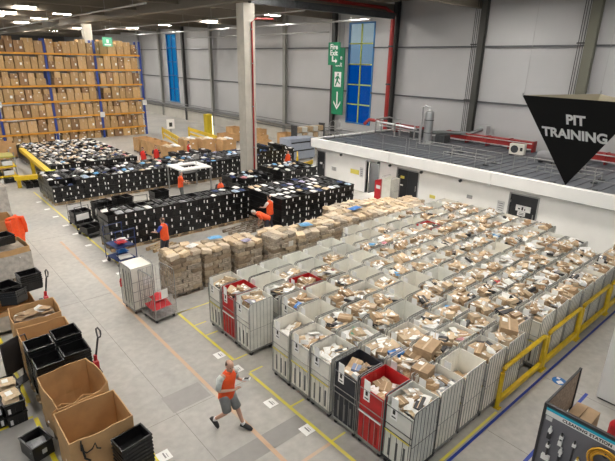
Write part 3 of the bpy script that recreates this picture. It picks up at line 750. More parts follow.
sp(pillow('red_bag', [RED, CARD], .8), (12.75, 5.9, 1.47), (.1, 0, .4), (.34, .22, .12), 'bright red bag on parcels in a roll cage far right')
sp(pbox('blue_parcel', mat('slate_blue_print', (.17, .22, .36), .5), False), (6.45, 5.66, 1.42), (.1, .0, .5), (.22, .18, .08), 'slate blue box in the black-lined roll cage')
sp(pillow('lilac_bag', [PURP, CARD], .6), (6.45, 9.5, 1.46), (0, .1, .1), (.44, .34, .1), 'lilac bag on top of the grey cage before the floor gap')
sp(pillow('green_bag', [GASM, CARD], .7), (7.42, 6.6, 1.50), (.1, 0, .6), (.34, .2, .1), 'green bag in the second row cage behind the white front cages')
parcels.sort(key=lambda p: -p[0])
# keep the ones that are not buried
keep = parcels[:288]; rest = parcels[288:]
LAYN = {0: 'lower', 1: 'middle', 2: 'upper'}
cnt = {}
for s, pi, loc, rot, sc, ci, ck, pos in keep:
    desc = PK[pi][1]; big = 'large ' if sc[0]*sc[1] > .085 else 'small ' if sc[0]*sc[1] < .05 else ''
    lab = '%s%s, %s %s, cage %s behind floor line, %s from barrier' % (big, desc, LAYN[pos[2]], POSN[pos[:2]], ORD[ci+1], ORD[ck+1])
    o = link('parcel', PK[pi][0]); o.location = loc; o.rotation_euler = rot; o.scale = sc
    T(o, lab, 'parcel', 'parcels piled in the roll cages')
def merged(name, items, mats):
    """items: (mesh, matrix); mats: list of all materials used"""
    idx = {m.name: n for n, m in enumerate(mats)}
    vs = []; fs = []; ms = []; off = 0
    cache = {}
    for me, M in items:
        if me.name not in cache:
            cache[me.name] = ([v.co.copy() for v in me.vertices], [tuple(p.vertices) for p in me.polygons], [idx[me.materials[p.material_index].name] for p in me.polygons])
        V, Fc, Mi = cache[me.name]
        vs += [tuple(M @ v) for v in V]; fs += [tuple(a+off for a in f) for f in Fc]; ms += Mi; off += len(V)
    b = MB(); b.v = vs; b.f = fs; b.m = ms
    return b.build(name, mats)
def mtx(loc, rot, sc): return Matrix.LocRotScale(Vector(loc), Euler(rot), Vector(sc))
allm = [KRAFT, KRAFT2, KRAFT3, TAPE, CARD, WBAG, WHITEP, GBAG, BLACKB, LBLUE, PINK]
def unvary(m, f):
    c = m.copy(); c.name = m.name + '_tone%d' % int(f*100)
    for n in c.node_tree.nodes:
        if n.type == 'MAP_RANGE' and n.inputs[0].links and n.inputs[0].links[0].from_node.type == 'OBJECT_INFO':
            n.inputs[3].default_value = f; n.inputs[4].default_value = f
    return c
tones = [unvary(KRAFT, .8), unvary(KRAFT, 1.15), unvary(KRAFT2, .85), unvary(KRAFT2, 1.1)]
alt = []
for m in tones: alt.append(pbox('kraft_tone', m))
items = []
for s, pi, loc, rot, sc, ci, ck, pos in rest:
    me = PK[pi][0]
    if pi in (0, 1, 2): me = random.choice(alt)
    items.append((me, mtx(loc, rot, sc)))
o = merged('parcel_heap', items, allm + tones); T(o, 'many kraft and white parcels heaped in the more distant roll cages', 'parcels', None, 'stuff')

# ------------------------------------------------------------------ kraft stacks on pallets
def pallet_part(b, w=1.2, d=1.0):
    for k in range(5): b.box(-w/2, -d/2+k*(d-.1)/4, .11, w/2, -d/2+k*(d-.1)/4+.1, .135)
    for y in (-d/2, -.05, d/2-.1):
        b.box(-w/2, y, 0, w/2, y+.1, .02)
        for x in (-w/2, -.07, w/2-.14): b.box(x, y, .02, x+.14, y+.1, .11)
def pallet_obj(name, m, loc, rz, label, group=None, w=1.2, d=1.0, cat='pallet'):
    key = (m.name, w, d)
    if key not in PALS:
        b = MB(); pallet_part(b, w, d); PALS[key] = b.mesh('pallet', m)
    o = link(name, PALS[key]); o.location = loc; o.rotation_euler = (0,0,rz); return T(o, label, cat, group)
PALS = {}
def packet_mesh(m, seed):
    random.seed(seed); b = MB(); rg = []
    prof = [(.0, .93), (.16, 1.0), (.5, 1.02), (.84, 1.0), (1.0, .90)]
    base = []
    for k in range(16):
        t = 2*PI*k/16+PI/16*0; cx, sx = math.cos(t), math.sin(t); p = 14
        r = (abs(cx)**p + abs(sx)**p)**(-1/p)*.5; base.append((cx*r, sx*r))
    for z, s in prof: rg.append([(x*s+R(-.02, .02), y*s+R(-.02, .02), z+R(-.10, .10)) for x, y in base])
    b.loft(rg); return b.mesh('kraft_packet', m)
PKT = [packet_mesh(m, 11+n) for n, m in enumerate((KRAFT3, KRAFT3, mat('kraft_bag_tan', (.50, .40, .28), .8, noise=.3, bump=.5, bscale=12, vary=.2), mat('kraft_bag_brown', (.33, .25, .17), .8, noise=.3, bump=.5, bscale=12, vary=.2)))]
PKTOP = [packet_mesh(m, 31+n) for n, m in enumerate((KRAFT2, mat('pale_tan_bag', (.68, .56, .42), .75, noise=.15, bump=.4, bscale=10, vary=.12)))]
random.seed(21)
stacks = []  # x, y, nx, ny, layers
def ks(x, y, w, d, L): stacks.append((x, y, w, d, L))
ks(6.60, 14.05, 1.10, 1.0, 9); ks(7.85, 14.15, 1.10, 1.0, 8); ks(9.05, 13.95, 1.10, 1.1, 8)
ks(10.25, 13.45, 1.10, 1.2, 9); ks(11.45, 13.45, 1.10, 1.2, 8); ks(12.7, 13.5, 1.15, 1.2, 8); ks(13.9, 13.6, 1.1, 1.2, 8); ks(15.1, 13.6, 1.1, 1.2, 8); ks(16.3, 13.6, 1.1, 1.2, 7); ks(17.5, 13.6, 1.1, 1.2, 6); ks(18.7, 13.6, 1.1, 1.2, 6)
ks(16.3, 14.95, 1.1, 1.1, 7); ks(17.5, 14.95, 1.1, 1.1, 6); ks(18.7, 14.95, 1.1, 1.1, 5); ks(19.85, 14.4, 1.0, 1.2, 5); ks(15.1, 14.95, 1.1, 1.1, 7)
packets = []
FN = {'t': 'top', 'f': 'front', 'l': 'left side', 'r': 'right side', 'b': 'back'}
for si, (x, y, w, d, L) in enumerate(stacks):
    pallet_obj('pallet', DWOOD, (x, y, 0), 0, 'wooden pallet under the %s kraft packet stack from the left%s' % (ORD[si+1], ''), 'pallets under the kraft stacks', w=w, d=d)
    ph = .152
    for l in range(L):
        nx, ny = (3, 3) if l % 2 == 0 else (2, 4)
        if l == L-1: nx, ny = 3, 3
        for a in range(nx):
            for c in range(ny):
                top = l == L-1; fr = c == 0; lf = a == 0; bk = c == ny-1; rt = a == nx-1
                if not (top or fr or lf or bk or rt): continue
                px = x - w/2 + w*(a+.5)/nx + R(-.015, .015); py = y - d/2 + d*(c+.5)/ny + R(-.015, .015); pz = .137 + l*ph
                sc = (w/nx*.97, d/ny*.97, ph*.98); rot = (0, 0, R(-.06, .06))
                if top: rot = (R(-.18, .18), R(-.18, .18), R(-.5, .5)); pz += R(0, .03)
                if l > 1: px += R(-.02, .02); py += R(-.03, .03)
                vis = 3.0 if top else (1.6 if fr else (1.0 if lf else .02)); 
                packets.append((vis/camdist((px,py,pz))**2, top, (px,py,pz), rot, sc, si, l, a, c))
packets.sort(key=lambda p: -p[0])
for n, (s, top, loc, rot, sc, si, l, a, c) in enumerate(packets[:296]):
    me = random.choice(PKTOP + PKTOP + PKT[1:3] if top else PKT); o = link('kraft_packet', me); o.location = loc; o.rotation_euler = rot; o.scale = sc
    L = stacks[si][4]
    T(o, 'kraft packet, layer %s from top, %s column, %s row of %s kraft stack from left' % (['one','two','three','four','five','six','seven','eight','nine'][L-1-l], (['left','middle','right'] if l % 2 == 0 or l == L-1 else ['left','right'])[a], (['front','middle','back'] if l % 2 == 0 or l == L-1 else ['front','second','third','back'])[c], ORD[si+1]), 'kraft packet', 'kraft packets stacked on pallets')
o = merged('kraft_packet_heap', [((random.choice(PKTOP + PKT[1:4] if p[1] else PKT)), mtx(p[2], p[3], p[4])) for p in packets[296:]], [KRAFT3, MATS['kraft_bag_tan'], MATS['kraft_bag_brown'], KRAFT2, MATS['pale_tan_bag']])
T(o, 'remaining kraft packets in the more distant pallet stacks', 'kraft packets', None, 'stuff')
for (mm, loc, sc, lab) in ((LBLUE, (8.15, 14.35, 1.42), (.5, .3, .14), 'light blue bag on top of the second kraft stack from left'),
        (LBLUE, (11.7, 13.4, 1.42), (.5, .4, .16), 'light blue bag on top of a kraft stack behind white cages'),
        (BLUE, (14.9, 13.75, 1.42), (.7, .36, .16), 'bright blue bag on top of the kraft stacks near the low building'),
        (WBAG, (7.0, 13.9, 1.52), (.4, .3, .14), 'white bag on the leftmost kraft stack'),
        (PURP, (8.95, 13.5, 1.38), (.36, .26, .14), 'lilac bag on front edge of the third kraft stack')):
    o = link('mailer_bag', pillow('mailer_bag', [mm, CARD], .8)); o.location = loc; o.scale = sc; o.rotation_euler = (0, 0, R(-.5, .5)); T(o, lab, 'bag')
# lone label sheets on stacks
b = MB(); b.box(-.11, -.008, -.1, .11, 0, .1); o = b.build('label_sheet', mat('label_grey', (.6, .58, .54), .6)); o.location = (10.5, 12.83, 1.15); T(o, 'square label sheet on front face of the fourth kraft stack', 'label sheet')

# ------------------------------------------------------------------ totes
def tote_mesh(nm='tote', m=BLACKP, deep=.03):
    b = MB(); hx, hy, h = .195, .295, .28; t = .012
    bx, by = hx*.93, hy*.95
    o0 = [(-bx,-by,0),(bx,-by,0),(bx,by,0),(-bx,by,0)]; o1 = [(-hx,-hy,h*.86),(hx,-hy,h*.86),(hx,hy,h*.86),(-hx,hy,h*.86)]
    # outer shell
    i = len(b.v); b.v += o0 + o1
    b.f.append((i+3,i+2,i+1,i)); b.m.append(0)
    for k in range(4): b.f.append((i+k, i+(k+1)%4, i+4+(k+1)%4, i+4+k)); b.m.append(0)
    # rim lip
    r = .012
    for (x0,y0,x1,y1) in ((-hx-r,-hy-r,-hx+.01,hy+r),(hx-.01,-hy-r,hx+r,hy+r),(-hx+.01,-hy-r,hx-.01,-hy+.01),(-hx+.01,hy-.01,hx-.01,hy+r)): b.box(x0,y0,h*.86,x1,y1,h)
    # inner cavity
    ix, iy = bx-t, by-t; i = len(b.v)
    b.v += [(-ix,-iy,t),(ix,-iy,t),(ix,iy,t),(-ix,iy,t),(-hx+.01,-hy+.01,h),(hx-.01,-hy+.01,h),(hx-.01,hy-.01,h),(-hx+.01,hy-.01,h)]
    b.f.append((i,i+1,i+2,i+3)); b.m.append(0)
    for k in range(4): b.f.append((i+4+k, i+4+(k+1)%4, i+(k+1)%4, i+k)); b.m.append(0)
    # ribs
    for x in (-.13, .0, .13): b.box(x-.006, -hy*.985-.004, .03, x+.006, -hy*.93, h*.86)
    return b.mesh(nm, m)
TOTE = tote_mesh()
def lab_mesh(x, z0, z1): b = MB(); b.box(x-.026, -.302, z0, x+.026, -.296, z1); return b.mesh('tote_label', CARD)
TLAB = [lab_mesh(.14, .06, .2), lab_mesh(.1, .08, .2), lab_mesh(-.12, .05, .17)]
totes = []; contents = []
GN = {}
def tote_block(key, name, x0, y0, nx, ny, hfun, zpal=.137, px=.405, py=.605, contentp=.9, cols=None, pal=True):
    GN[key] = name
    for a in range(nx):
        for c in range(ny):
            L = hfun(a, c)
            for l in range(L):
                top = l == L-1; fr = c == 0; lf = a == 0; ed = a == nx-1 or c == ny-1
                if not (top or fr or lf or ed or (c > 0 and l >= hfun(a, c-1))): continue
                x = x0 + a*px + R(-.006, .006); y = y0 + .3 + c*py; z = zpal + l*.288
                vis = (1.5 if top else 0) + (1.2 if fr else 0) + (.5 if lf else 0) + .01
                totes.append((vis/camdist((x,y,z))**2, (x,y,z), R(-.03, .03), key, a, c, L-1-l, fr or (c > 0 and l >= hfun(a, c-1))))
                if top and random.random() < contentp: contents.append((x, y, z, key, a, c))
    if pal:
        n = int(nx*px/1.22); m = max(1, round(ny*py/1.21))
        for i in range(n+1):
            for j in range(m):
                if j > 0 and i > 0: continue
                pallet_obj('pallet', WOOD if key != 'D' else DWOOD, (x0-.2+.61+i*1.22, y0+.6+j*1.21, 0), 0, 'wooden pallet under the %s, %s from left, %s row' % (name, ORD[i+1], ORD[j+1]), 'pallets under the tote blocks', w=1.2, d=1.18)
random.seed(5)
tote_block('A', 'near left tote block', 6.1, 18.9, 17, 2, lambda a, c: 5)
tote_block('B', 'near right tote block', 13.2, 16.6, 12, 5, lambda a, c: 5)
tote_block('C', 'long middle tote block', 6.1, 27.3, 34, 5, lambda a, c: (3 if c == 0 and a < 3 else 4) if c < 3 else 4)
tote_block('D', 'far mixed tote block', 7.5, 33.2, 14, 17, lambda a, c: 3, contentp=.8)
tote_block('E', 'block beside concrete column', 14.3, 21.9, 6, 3, lambda a, c: 4 if (a+c) % 4 else 3)
tote_block('F', 'block left of low building', 17.6, 22.1, 7, 4, lambda a, c: 4)
tote_block('H', 'row left of concrete column', 14.6, 30.9, 8, 2, lambda a, c: 3 + a % 2)
tote_block('G', 'row behind concrete column', 19.9, 28.2, 9, 3, lambda a, c: 4 if a % 3 else 5)
totes.sort(key=lambda p: -p[0])
LN = ['top', 'second from top', 'third from top', 'fourth from top', 'bottom']
for n, (s, loc, rz, key, a, c, dl, fr) in enumerate(totes[:300]):
    o = link('tote', TOTE); o.location = loc; o.rotation_euler = (0, 0, rz)
    T(o, 'black tote, %s, stack %s from left, %s row, %s' % (LN[dl], ORD[a+1], ORD[c+1], GN[key]), 'tote', 'black totes in the ' + GN[key])
    if fr: lb = link('label', random.choice(TLAB), o)
b = MB(); b.v = []
rest = []
for (s, loc, rz, key, a, c, dl, fr) in totes[300:]:
    M = mtx(loc, (0,0,rz), (1,1,1)); rest.append((TOTE, M))
    if fr: rest.append((random.choice(TLAB), M))
o = merged('tote_stacks', rest, [BLACKP, CARD]); T(o, 'remaining black totes stacked on pallets across the middle of the hall', 'totes', None, 'stuff')
# things lying in the open totes
cm = [(WBAG, 4.5), (KRAFT2, 1), (LBLUE, .8), (PURP, .6), (GBAG, 2), (BLACKB, 7), (PINK, .25), (mat('navy_cloth', (.03, .05, .14), .8), 1.5), (mat('pale_blue_cloth', (.45, .55, .68), .8), .8)]
cmesh = [pillow('goods', [m, CARD], .9) for m, w in cm]
ind = [c for c in contents if c[3] in 'AB']; others = [c for c in contents if c[3] not in 'AB']
cname = ['white', 'kraft', 'blue', 'lilac', 'grey', 'black', 'pink', 'navy', 'pale blue']
for (x, y, z, key, a, c) in ind:
    q = random.choices(range(len(cm)), [w for m, w in cm])[0]
    o = link('packed_goods', cmesh[q]); o.location = (x, y, z+.14); o.scale = (R(.24, .33), R(.34, .52), R(.10, .16)); o.rotation_euler = (R(-.14, .14), R(-.14, .14), R(-.3, .3)); o.location.z += .04
    T(o, '%s bag in open tote, stack %s from left, %s row, %s' % (cname[q], ORD[a+1], ORD[c+1], GN[key]), 'bag', 'bags in the open totes')
items = []
for (x, y, z, key, a, c) in others:
    w = [w for m, w in cm]
    if key == 'D': w = [7, 4, .2, .2, 2, 4, .2, .3, .4]
    q = random.choices(range(len(cm)), w)[0]
    for _ in range(2 if key == 'D' else 1):
        items.append((cmesh[q], mtx((x+R(-.05,.05), y+R(-.08,.08), z+.2), (R(-.2,.2), R(-.2,.2), R(-.4,.4)), (R(.2,.33), R(.26,.5), R(.10,.2)))))
        q = random.choices(range(len(cm)), w)[0]
o = merged('goods_heap', items, [m for m, w in cm] + [CARD]); T(o, 'wrapped goods lying in the open totes of the more distant blocks', 'goods', None, 'stuff')
# ------------------------------------------------------------------ floor markings (painted / taped)
def mark(n, rects, m, z=.003):
    b = MB()
    for r in rects: b.box(r[0], r[1], 0.0005, r[2], r[3], z)
    struct('trim_%d' % n, b, m)
mark(10, [(5.67, 3.9, 5.75, 8.62), (5.67, 9.36, 5.75, 12.6), (5.67, 14.9, 5.75, 31)] + [(5.74, y-.025, 6.14, y+.025) for y in (5.58, 6.97, 8.65, 9.36, 10.9, 11.6, 12.6)] + [(5.68, 3.74, 9.3, 3.80), (5.74, 12.575, 8.2, 12.625)], YTAPE)
mark(11, [(4.58, 3.5, 4.68, 21.5), (4.68, 5.52, 5.68, 5.60)], OTAPE, .002)
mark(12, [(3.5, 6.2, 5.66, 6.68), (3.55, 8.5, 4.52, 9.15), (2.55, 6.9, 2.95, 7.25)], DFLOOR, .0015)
mark(13, [(6.2, 3.64, 24, 3.70), (7.0, 2.62, 11.65, 2.69)], BLUET)
mark(14, [(1.09, 6.5, 1.18, 10.32), (1.09, 10.95, 1.18, 14.5), (-3, 10.36, 1.1, 10.44), (-3, 10.86, 1.1, 10.94), (2.66, 6.6, 2.72, 7.84), (.55, 11.0, .62, 14.5)], mat('bright_yellow_line', (.80, .66, .03), .45, noise=.2, nscale=4))
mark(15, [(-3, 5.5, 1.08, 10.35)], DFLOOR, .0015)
jm = mat('floor_joint', (.2, .19, .175), .8)
mark(16, [(3.59, -2, 3.60, 40), (.2, 8.42, 5.66, 8.43), (-3, 15.3, 5.66, 15.315), (-3, 22.2, 5.66, 22.215), (8.6, -2, 8.612, 3.6), (11.5, -2, 11.512, 3.6), (4.7, 8.9, 4.71, 8.91)], jm, .0012)
random.seed(3)
for k, (x, y) in enumerate(((5.53, 9.80), (5.56, 8.97), (5.45, 7.36), (5.54, 6.17), (2.84, 7.48))):
    t = empty('floor_label', (x, y, 0)); b = MB(); b.box(-.13, -.14, .001, .13, .14, .006); b.build('sheet', CARD, t)
    b = MB(); b.box(-.01, -.08, .006, .02, .08, .008); b.box(.05, -.08, .006, .062, .04, .008); b.build('print', mat('grey_ink', (.25, .25, .25), .6), t)
    T(t, 'white printed label on floor %s' % ['farthest one beside the first red-lined roll cage', 'at the gap in the yellow line', 'beside yellow line in front of white roll cages', 'beside yellow line in front of black roll cage', 'near the nested black totes at bottom left'][k], 'floor label')
for k, y in enumerate((28.6, 26.9, 25.3, 23.6, 22.1, 20.3, 18.2, 16.7, 15.6)):
    b = MB(); b.box(-.13, -.1, .001, .13, .1, .006); o = b.build('floor_label', CARD); o.location = (5.42, y, 0)
    T(o, 'small white label on floor along far yellow line, %s from the far end' % ORD[k+1], 'floor label', 'labels along the far yellow line')
b = MB(); b.tube([(0,0,.001), (0,0,.006)], .17, 20, 0); t = empty('floor_sticker', (11.63, 3.31, 0)); b.build('disc', BLUE, t)
b = MB(); b.hexa([(-.15,-.04,.006),(-.02,-.12,.006),(.05,-.02,.006),(-.08,.05,.006)], [(-.15,-.04,.009),(-.02,-.12,.009),(.05,-.02,.009),(-.08,.05,.009)]); b.box(.05, .02, .006, .13, .1, .009); b.build('symbol', WHITEP, t)
T(t, 'round blue floor sticker with white symbol in the right walkway', 'floor sticker')

# ------------------------------------------------------------------ barrier
def barrier(x0, x1, n):
    t = empty('safety_barrier', (x0, 3.85, 0)); L = x1-x0; b = MB(); c = .12
    b.tube([(.07, 0, .03), (.07, 0, 1.08-c), (.07+c*.3, 0, 1.08-c*.3), (.07+c, 0, 1.08), (L-.07-c, 0, 1.08), (L-.07-c*.3, 0, 1.08-c*.3), (L-.07, 0, 1.08-c), (L-.07, 0, .03)], .055, 8)
    b.build('hoop', YEL, t)
    b = MB(); b.box(.05, -.045, .14, L-.05, .045, .26); b.build('lower_rail', YEL, t)
    for x in (.07, L-.07):
        b = MB(); b.box(x-.08, -.09, 0, x+.08, .05, .012); b.tube([(x+.05, -.065, .01), (x+.05, -.065, .03)], .014, 6); b.tube([(x-.05, -.065, .01), (x-.05, -.065, .03)], .014, 6); b.build('base_plate', YEL, t)
    T(t, 'yellow tubular safety barrier, %s' % ['the one nearest the camera', 'second one from the nearest end', 'third one from the nearest end', 'farthest one at the right edge'][n], 'barrier', 'yellow barriers along the roll cages')
for n, (a, c) in enumerate(((9.38, 11.75), (11.77, 14.05), (14.07, 16.4), (16.42, 18.7))): barrier(a, c, n)

# ------------------------------------------------------------------ right foreground: cleaning station
t = empty('cleaning_station', (8.0, 2.4, 0))
b = MB(); b.box(0, -2.2, .45, .03, 0, 1.80, 0); b.build('board', BOARDG, t)
b = MB()
b.box(-.02, -.03, 0, .05, .02, 1.83); b.box(-.015, -2.2, 1.79, .045, 0, 1.83); b.box(-.015, -2.2, .42, .045, 0, .46); b.box(-.02, -2.23, 0, .05, -2.2, 1.83); b.box(1.58, -.02, 0, 1.63, .03, 1.83); b.box(.05, -.01, 1.79, 1.58, .02, 1.83)
b.box(-.3, -.03, 0, .35, .02, .04); b.box(-.3, -2.23, 0, .35, -2.18, .04)
b.build('frame', BLACKB, t)
b = MB(); b.box(-.004, -2.18, 1.755, 0, -.03, 1.785, 0); b.box(-.004, -2.18, 1.70, 0, -.03, 1.755, 1); b.box(-.004, -2.18, 1.60, 0, -.03, 1.70, 2); b.box(-.005, -2.18, 1.685, -.0035, -.24, 1.70, 1) if False else None
b.build('header', [DTEAL, mat('bright_teal', (.01, .42, .60), .4), WHITEP], t)
text_obj('lettering', 'CLEANING STATION', .080, INK, (-.006, -.72, 1.65), (0,-1,0), (0,0,1), t, bold=.003, ext=.001, spacing=1.08)
text_obj('lettering', 'vikan', .035, mat('dark_teal_ink', (.01,.1,.2), .5), (-.006, -.1, 1.66), (0,-1,0), (0,0,1), t, ext=.001) if False else None
b = MB(); b.box(-.005, -.16, 1.50, 0, -.05, 1.585); b.build('info_sheet', mat('pale_sheet', (.6, .6, .6), .5), t)
b = MB(); b.box(.05, 0, .9, 1.58, .012, 1.79); b.build('side_panel', mat('brown_pegboard', (.48, .35, .25), .8, noise=.5, nscale=14, bump=.4), t)
T(t, 'grey shadow board reading CLEANING STATION in black frame at lower right', 'cleaning board')
def tool(y, z, L, col, lab, w=.035, head=None, clip=True):
    q = empty('cleaning_tool', (7.99, y, z)); b = MB(); b.tube([(-.03, 0, 0), (-.03, 0, -L)], w/2, 8); b.build('handle', col, q)
    if head: b = MB(); b.box(-.07, -head, -L-.1, -.005, head, -L); b.build('brush_head', BLACKB if col != BLACKB else WHITEP, q)
    if clip: b = MB(); b.box(-.06, -.03, -.12, 0, .03, -.06); b.build('clip', WHITEP, q)
    T(q, lab, 'cleaning tool')
tool(2.22, 1.44, .16, WHITEP, 'short white brush hung top left on the cleaning board', head=.03)
tool(2.02, 1.42, .16, BLACKB, 'short black brush second from left on cleaning board top row', head=.03)
tool(1.80, 1.40, .62, BLACKB, 'long black handled brush in middle of the cleaning board', .03)
tool(2.20, 1.10, .3, BLACKB, 'black dustpan brush hung low left on the cleaning board', head=.07)
tool(1.98, 1.12, .2, WHITEP, 'small white scraper hung below the black brush on the board', head=.02)
tool(1.70, 1.12, .35, mat('yellow_tool', (.75, .5, .05), .5), 'yellow handled tool beside the coiled hose on the board')
b = MB()
for k, r in enumerate((.22, .19, .25, .17)):
    b.tube([(-.03-.02*k, math.cos(a)*r, math.sin(a)*r) for a in [2*PI*i/24 for i in range(24)]], .018, 6, closed=True)
q = empty('hose_coil', (7.98, 1.32, 1.33)); b.build('hose', mat('amber_hose', (.62, .33, .03), .35), q); b = MB(); b.tube([(-.1, 0, .15), (.0, 0, .15)], .04, 8); b.build('hook', BLACKB, q)
T(q, 'amber hose coiled on the cleaning board at the picture corner', 'hose')
t = empty('cardboard_box', (9.42, 2.12, 0)); b = MB(); b.openbox(-.30, -.22, 0, .30, .22, .98, .01); b.build('carton', KRAFT, t)
b = MB(); b.hexa([(-.30,-.22,.97),(.30,-.22,.97),(.30,.0,.985),(-.30,.0,.985)], [(-.30,-.22,.98),(.30,-.22,.98),(.30,.0,.995),(-.30,.0,.995)]); b.hexa([(-.30,.22,.97),(.30,.22,.97),(.30,.01,.985),(-.30,.01,.985)], [(-.30,.22,.98),(.30,.22,.98),(.30,.01,.995),(-.30,.01,.995)]); b.build('flap', KRAFT, t)
T(t, 'tall cardboard box standing behind the cleaning board', 'cardboard box')
t = empty('fire_extinguisher', (10.35, 1.72, 0)); b = MB(); b.tube([(0,0,0),(0,0,.45),(0,0,.52),(0,0,.56)], .1, 12, rads=[.1,.1,.07,.03]); b.build('cylinder', RED, t)
b = MB(); b.tube([(0,0,.54),(.05,0,.62),(.12,0,.55),(.12,0,.2)], .015, 6); b.build('hose', RED, t); b = MB(); b.box(-.02,-.02,.56,.02,.02,.64); b.box(-.02,-.02,.62,.12,.02,.64); b.build('lever', BLACKB, t)
T(t, 'red fire extinguisher at the right picture edge by white cabinet', 'fire extinguisher')
t = empty('white_cabinet', (11.66, 2.46, 0)); b = MB(); b.box(0, -2.2, .05, 1.2, 0, 2.55); b.build('body', WHITEP, t); b = MB(); b.box(.03, -2.17, 0, 1.17, -.03, .05); b.build('plinth', DSTEEL, t)
b = MB(); b.box(-.01, -1.09, .1, 0, -.03, 2.5); b.build('door', WHITEP, t); b = MB(); b.box(-.01, -2.17, .1, 0, -1.11, 2.5); b.build('door', WHITEP, t)
T(t, 'tall plain white cabinet standing at the right picture edge', 'cabinet')

# ------------------------------------------------------------------ roll cage pair left of centre
def wire_cage(loc, rz, label, white):
    t = empty('roll_cage', loc, rz); b = MB()
    side_hoop(b, -.36, .017, 1.62); side_hoop(b, .36, .017, 1.6); b.build('side_frame', STEEL, t)
    b = MB(); b.box(-.4, -.36, .13, .4, .36, .16); b.build('base', STEEL, t)
    b = MB()
    b.tube([(.4, -.36, .2), (.4, -.36, 1.55), (.4, .36, 1.55), (.4, .36, .2)], .01, 5)
    for k in range(1, 5): b.tube([(.4, -.36+.72*k/5, .16), (.4, -.36+.72*k/5, 1.55)], .006, 4)
    for z in (.6, 1.05): b.tube([(.4, -.36, z), (.4, .36, z)], .006, 4)
    b.build('back_frame', STEEL, t)
    b = MB(); 
    for z in (.45, .78, 1.1): b.tube([(-.4, -.36, z), (-.4, .36, z)], .009, 5)
    for k in range(1, 4): b.tube([(-.4, -.36+.72*k/4, .16), (-.4, -.36+.72*k/4, 1.1)], .006, 4)
    b.build('front_gate', STEEL, t)
    for x in (-.32, .32):
        for y in (-.29, .29):
            b = MB(); b.tube([(x, y-.018, .062), (x, y+.018, .062)], .062, 10); b.box(x-.03, y-.03, .06, x+.03, y-.022, .13); b.box(x-.03, y+.022, .06, x+.03, y+.03, .13); b.build('castor', CAST, t)
    if white:
        b = MB(); b.box(-.37, -.34, .165, .37, .34, 1.56); b.build('liner', LINER, t)
        for y in (-.345, .345):
            b = MB()
            for k in range(3): b.box(-.25+.2*k, y-.004, .3, -.21+.2*k, y+.004, 1.4)
            b.build('panel_rib', RAIL, t)
        b = MB(); b.box(-.405, -.25, .9, -.4, .0, 1.2); b.build('label_card', CARD, t)
    else:
        b = MB(); b.box(-.412, -.1, .78, -.406, .12, 1.08); b.build('label_card', CARD, t)
    return T(t, label, 'roll cage')
wire_cage((4.95, 13.72, 0), PI/2+.06, 'closed roll cage packed to its top with a white lined load', True)
wire_cage((5.20, 12.80, 0), PI/2+.12, 'open wire roll cage holding a red bag beside white loaded cage', False)
random.seed(12)
redsack = pillow('red_sack', [RED, CARD], .9)
for k, (dx, dy, z, s) in enumerate(((0, -.02, .22, (.62, .62, .36)), (.05, .04, .44, (.44, .46, .3)))):
    o = link('red_sack', redsack); o.location = (5.20+dx, 12.80+dy, z+.05); o.scale = s; o.rotation_euler = (R(-.1,.1), R(-.1,.1), R(-.5,.5)); T(o, 'crumpled red sack %s in the open wire roll cage' % ['lying lowest', 'lying on another red sack'][k], 'sack')
t = empty('red_strap', (4.58, 14.1, 0)); b = MB(); b.tube([(0,0,1.0),(-.03,0,.9),(-.02,0,.72)], .03, 6); b.build('strap', RED, t); t['label']=''; T(t, 'short red strap hanging on the left side of white loaded cage', 'strap')

# ------------------------------------------------------------------ trolleys
def blue_trolley(loc, rz):
    t = empty('platform_trolley', loc, rz)
    for z in (.22, .75): b = MB(); b.box(-.36, -.46, z, .36, .46, z+.03); b.build('shelf', mat('trolley_blue', (.02, .045, .17), .5), t)
    b = MB()
    for y in (-.5, .5):
        b.tube([(-.38, y, .15), (-.38, y, 1.45), (.38, y, 1.45), (.38, y, .15)], .018, 6); b.tube([(-.38, y, 1.1), (.38, y, 1.1)], .012, 5)
    b.build('frame', mat('trolley_blue', (0,0,0)), t)
    for x in (-.32, .32):
        for y in (-.42, .42):
            b = MB(); b.tube([(x, y-.02, .07), (x, y+.02, .07)], .07, 10); b.box(x-.03, y-.015, .1, x+.03, y+.015, .22); b.build('castor', CAST, t)
    T(t, 'blue two-shelf trolley with tall hoops by the near tote block', 'trolley')
blue_trolley((5.88, 17.7, 0), .12)
for k, (x, y, z, m, s, l) in enumerate(((5.85, 17.5, .80, RED, (.4,.36,.22), 'red bag on the upper shelf of the blue trolley'), (6.0, 17.85, .80, WBAG, (.42,.36,.14), 'white bag on the upper shelf of the blue trolley'), (5.9, 17.4, .27, WBAG, (.5,.5,.12), 'white bag on the lower shelf of the blue trolley'), (6.0, 17.9, .27, BLUE, (.4,.36,.2), 'blue box on the lower shelf of the blue trolley'))):
    o = link('bag', pillow('bag', [m, CARD], .8)); o.location = (x, y, z); o.scale = s; T(o, l, 'bag')
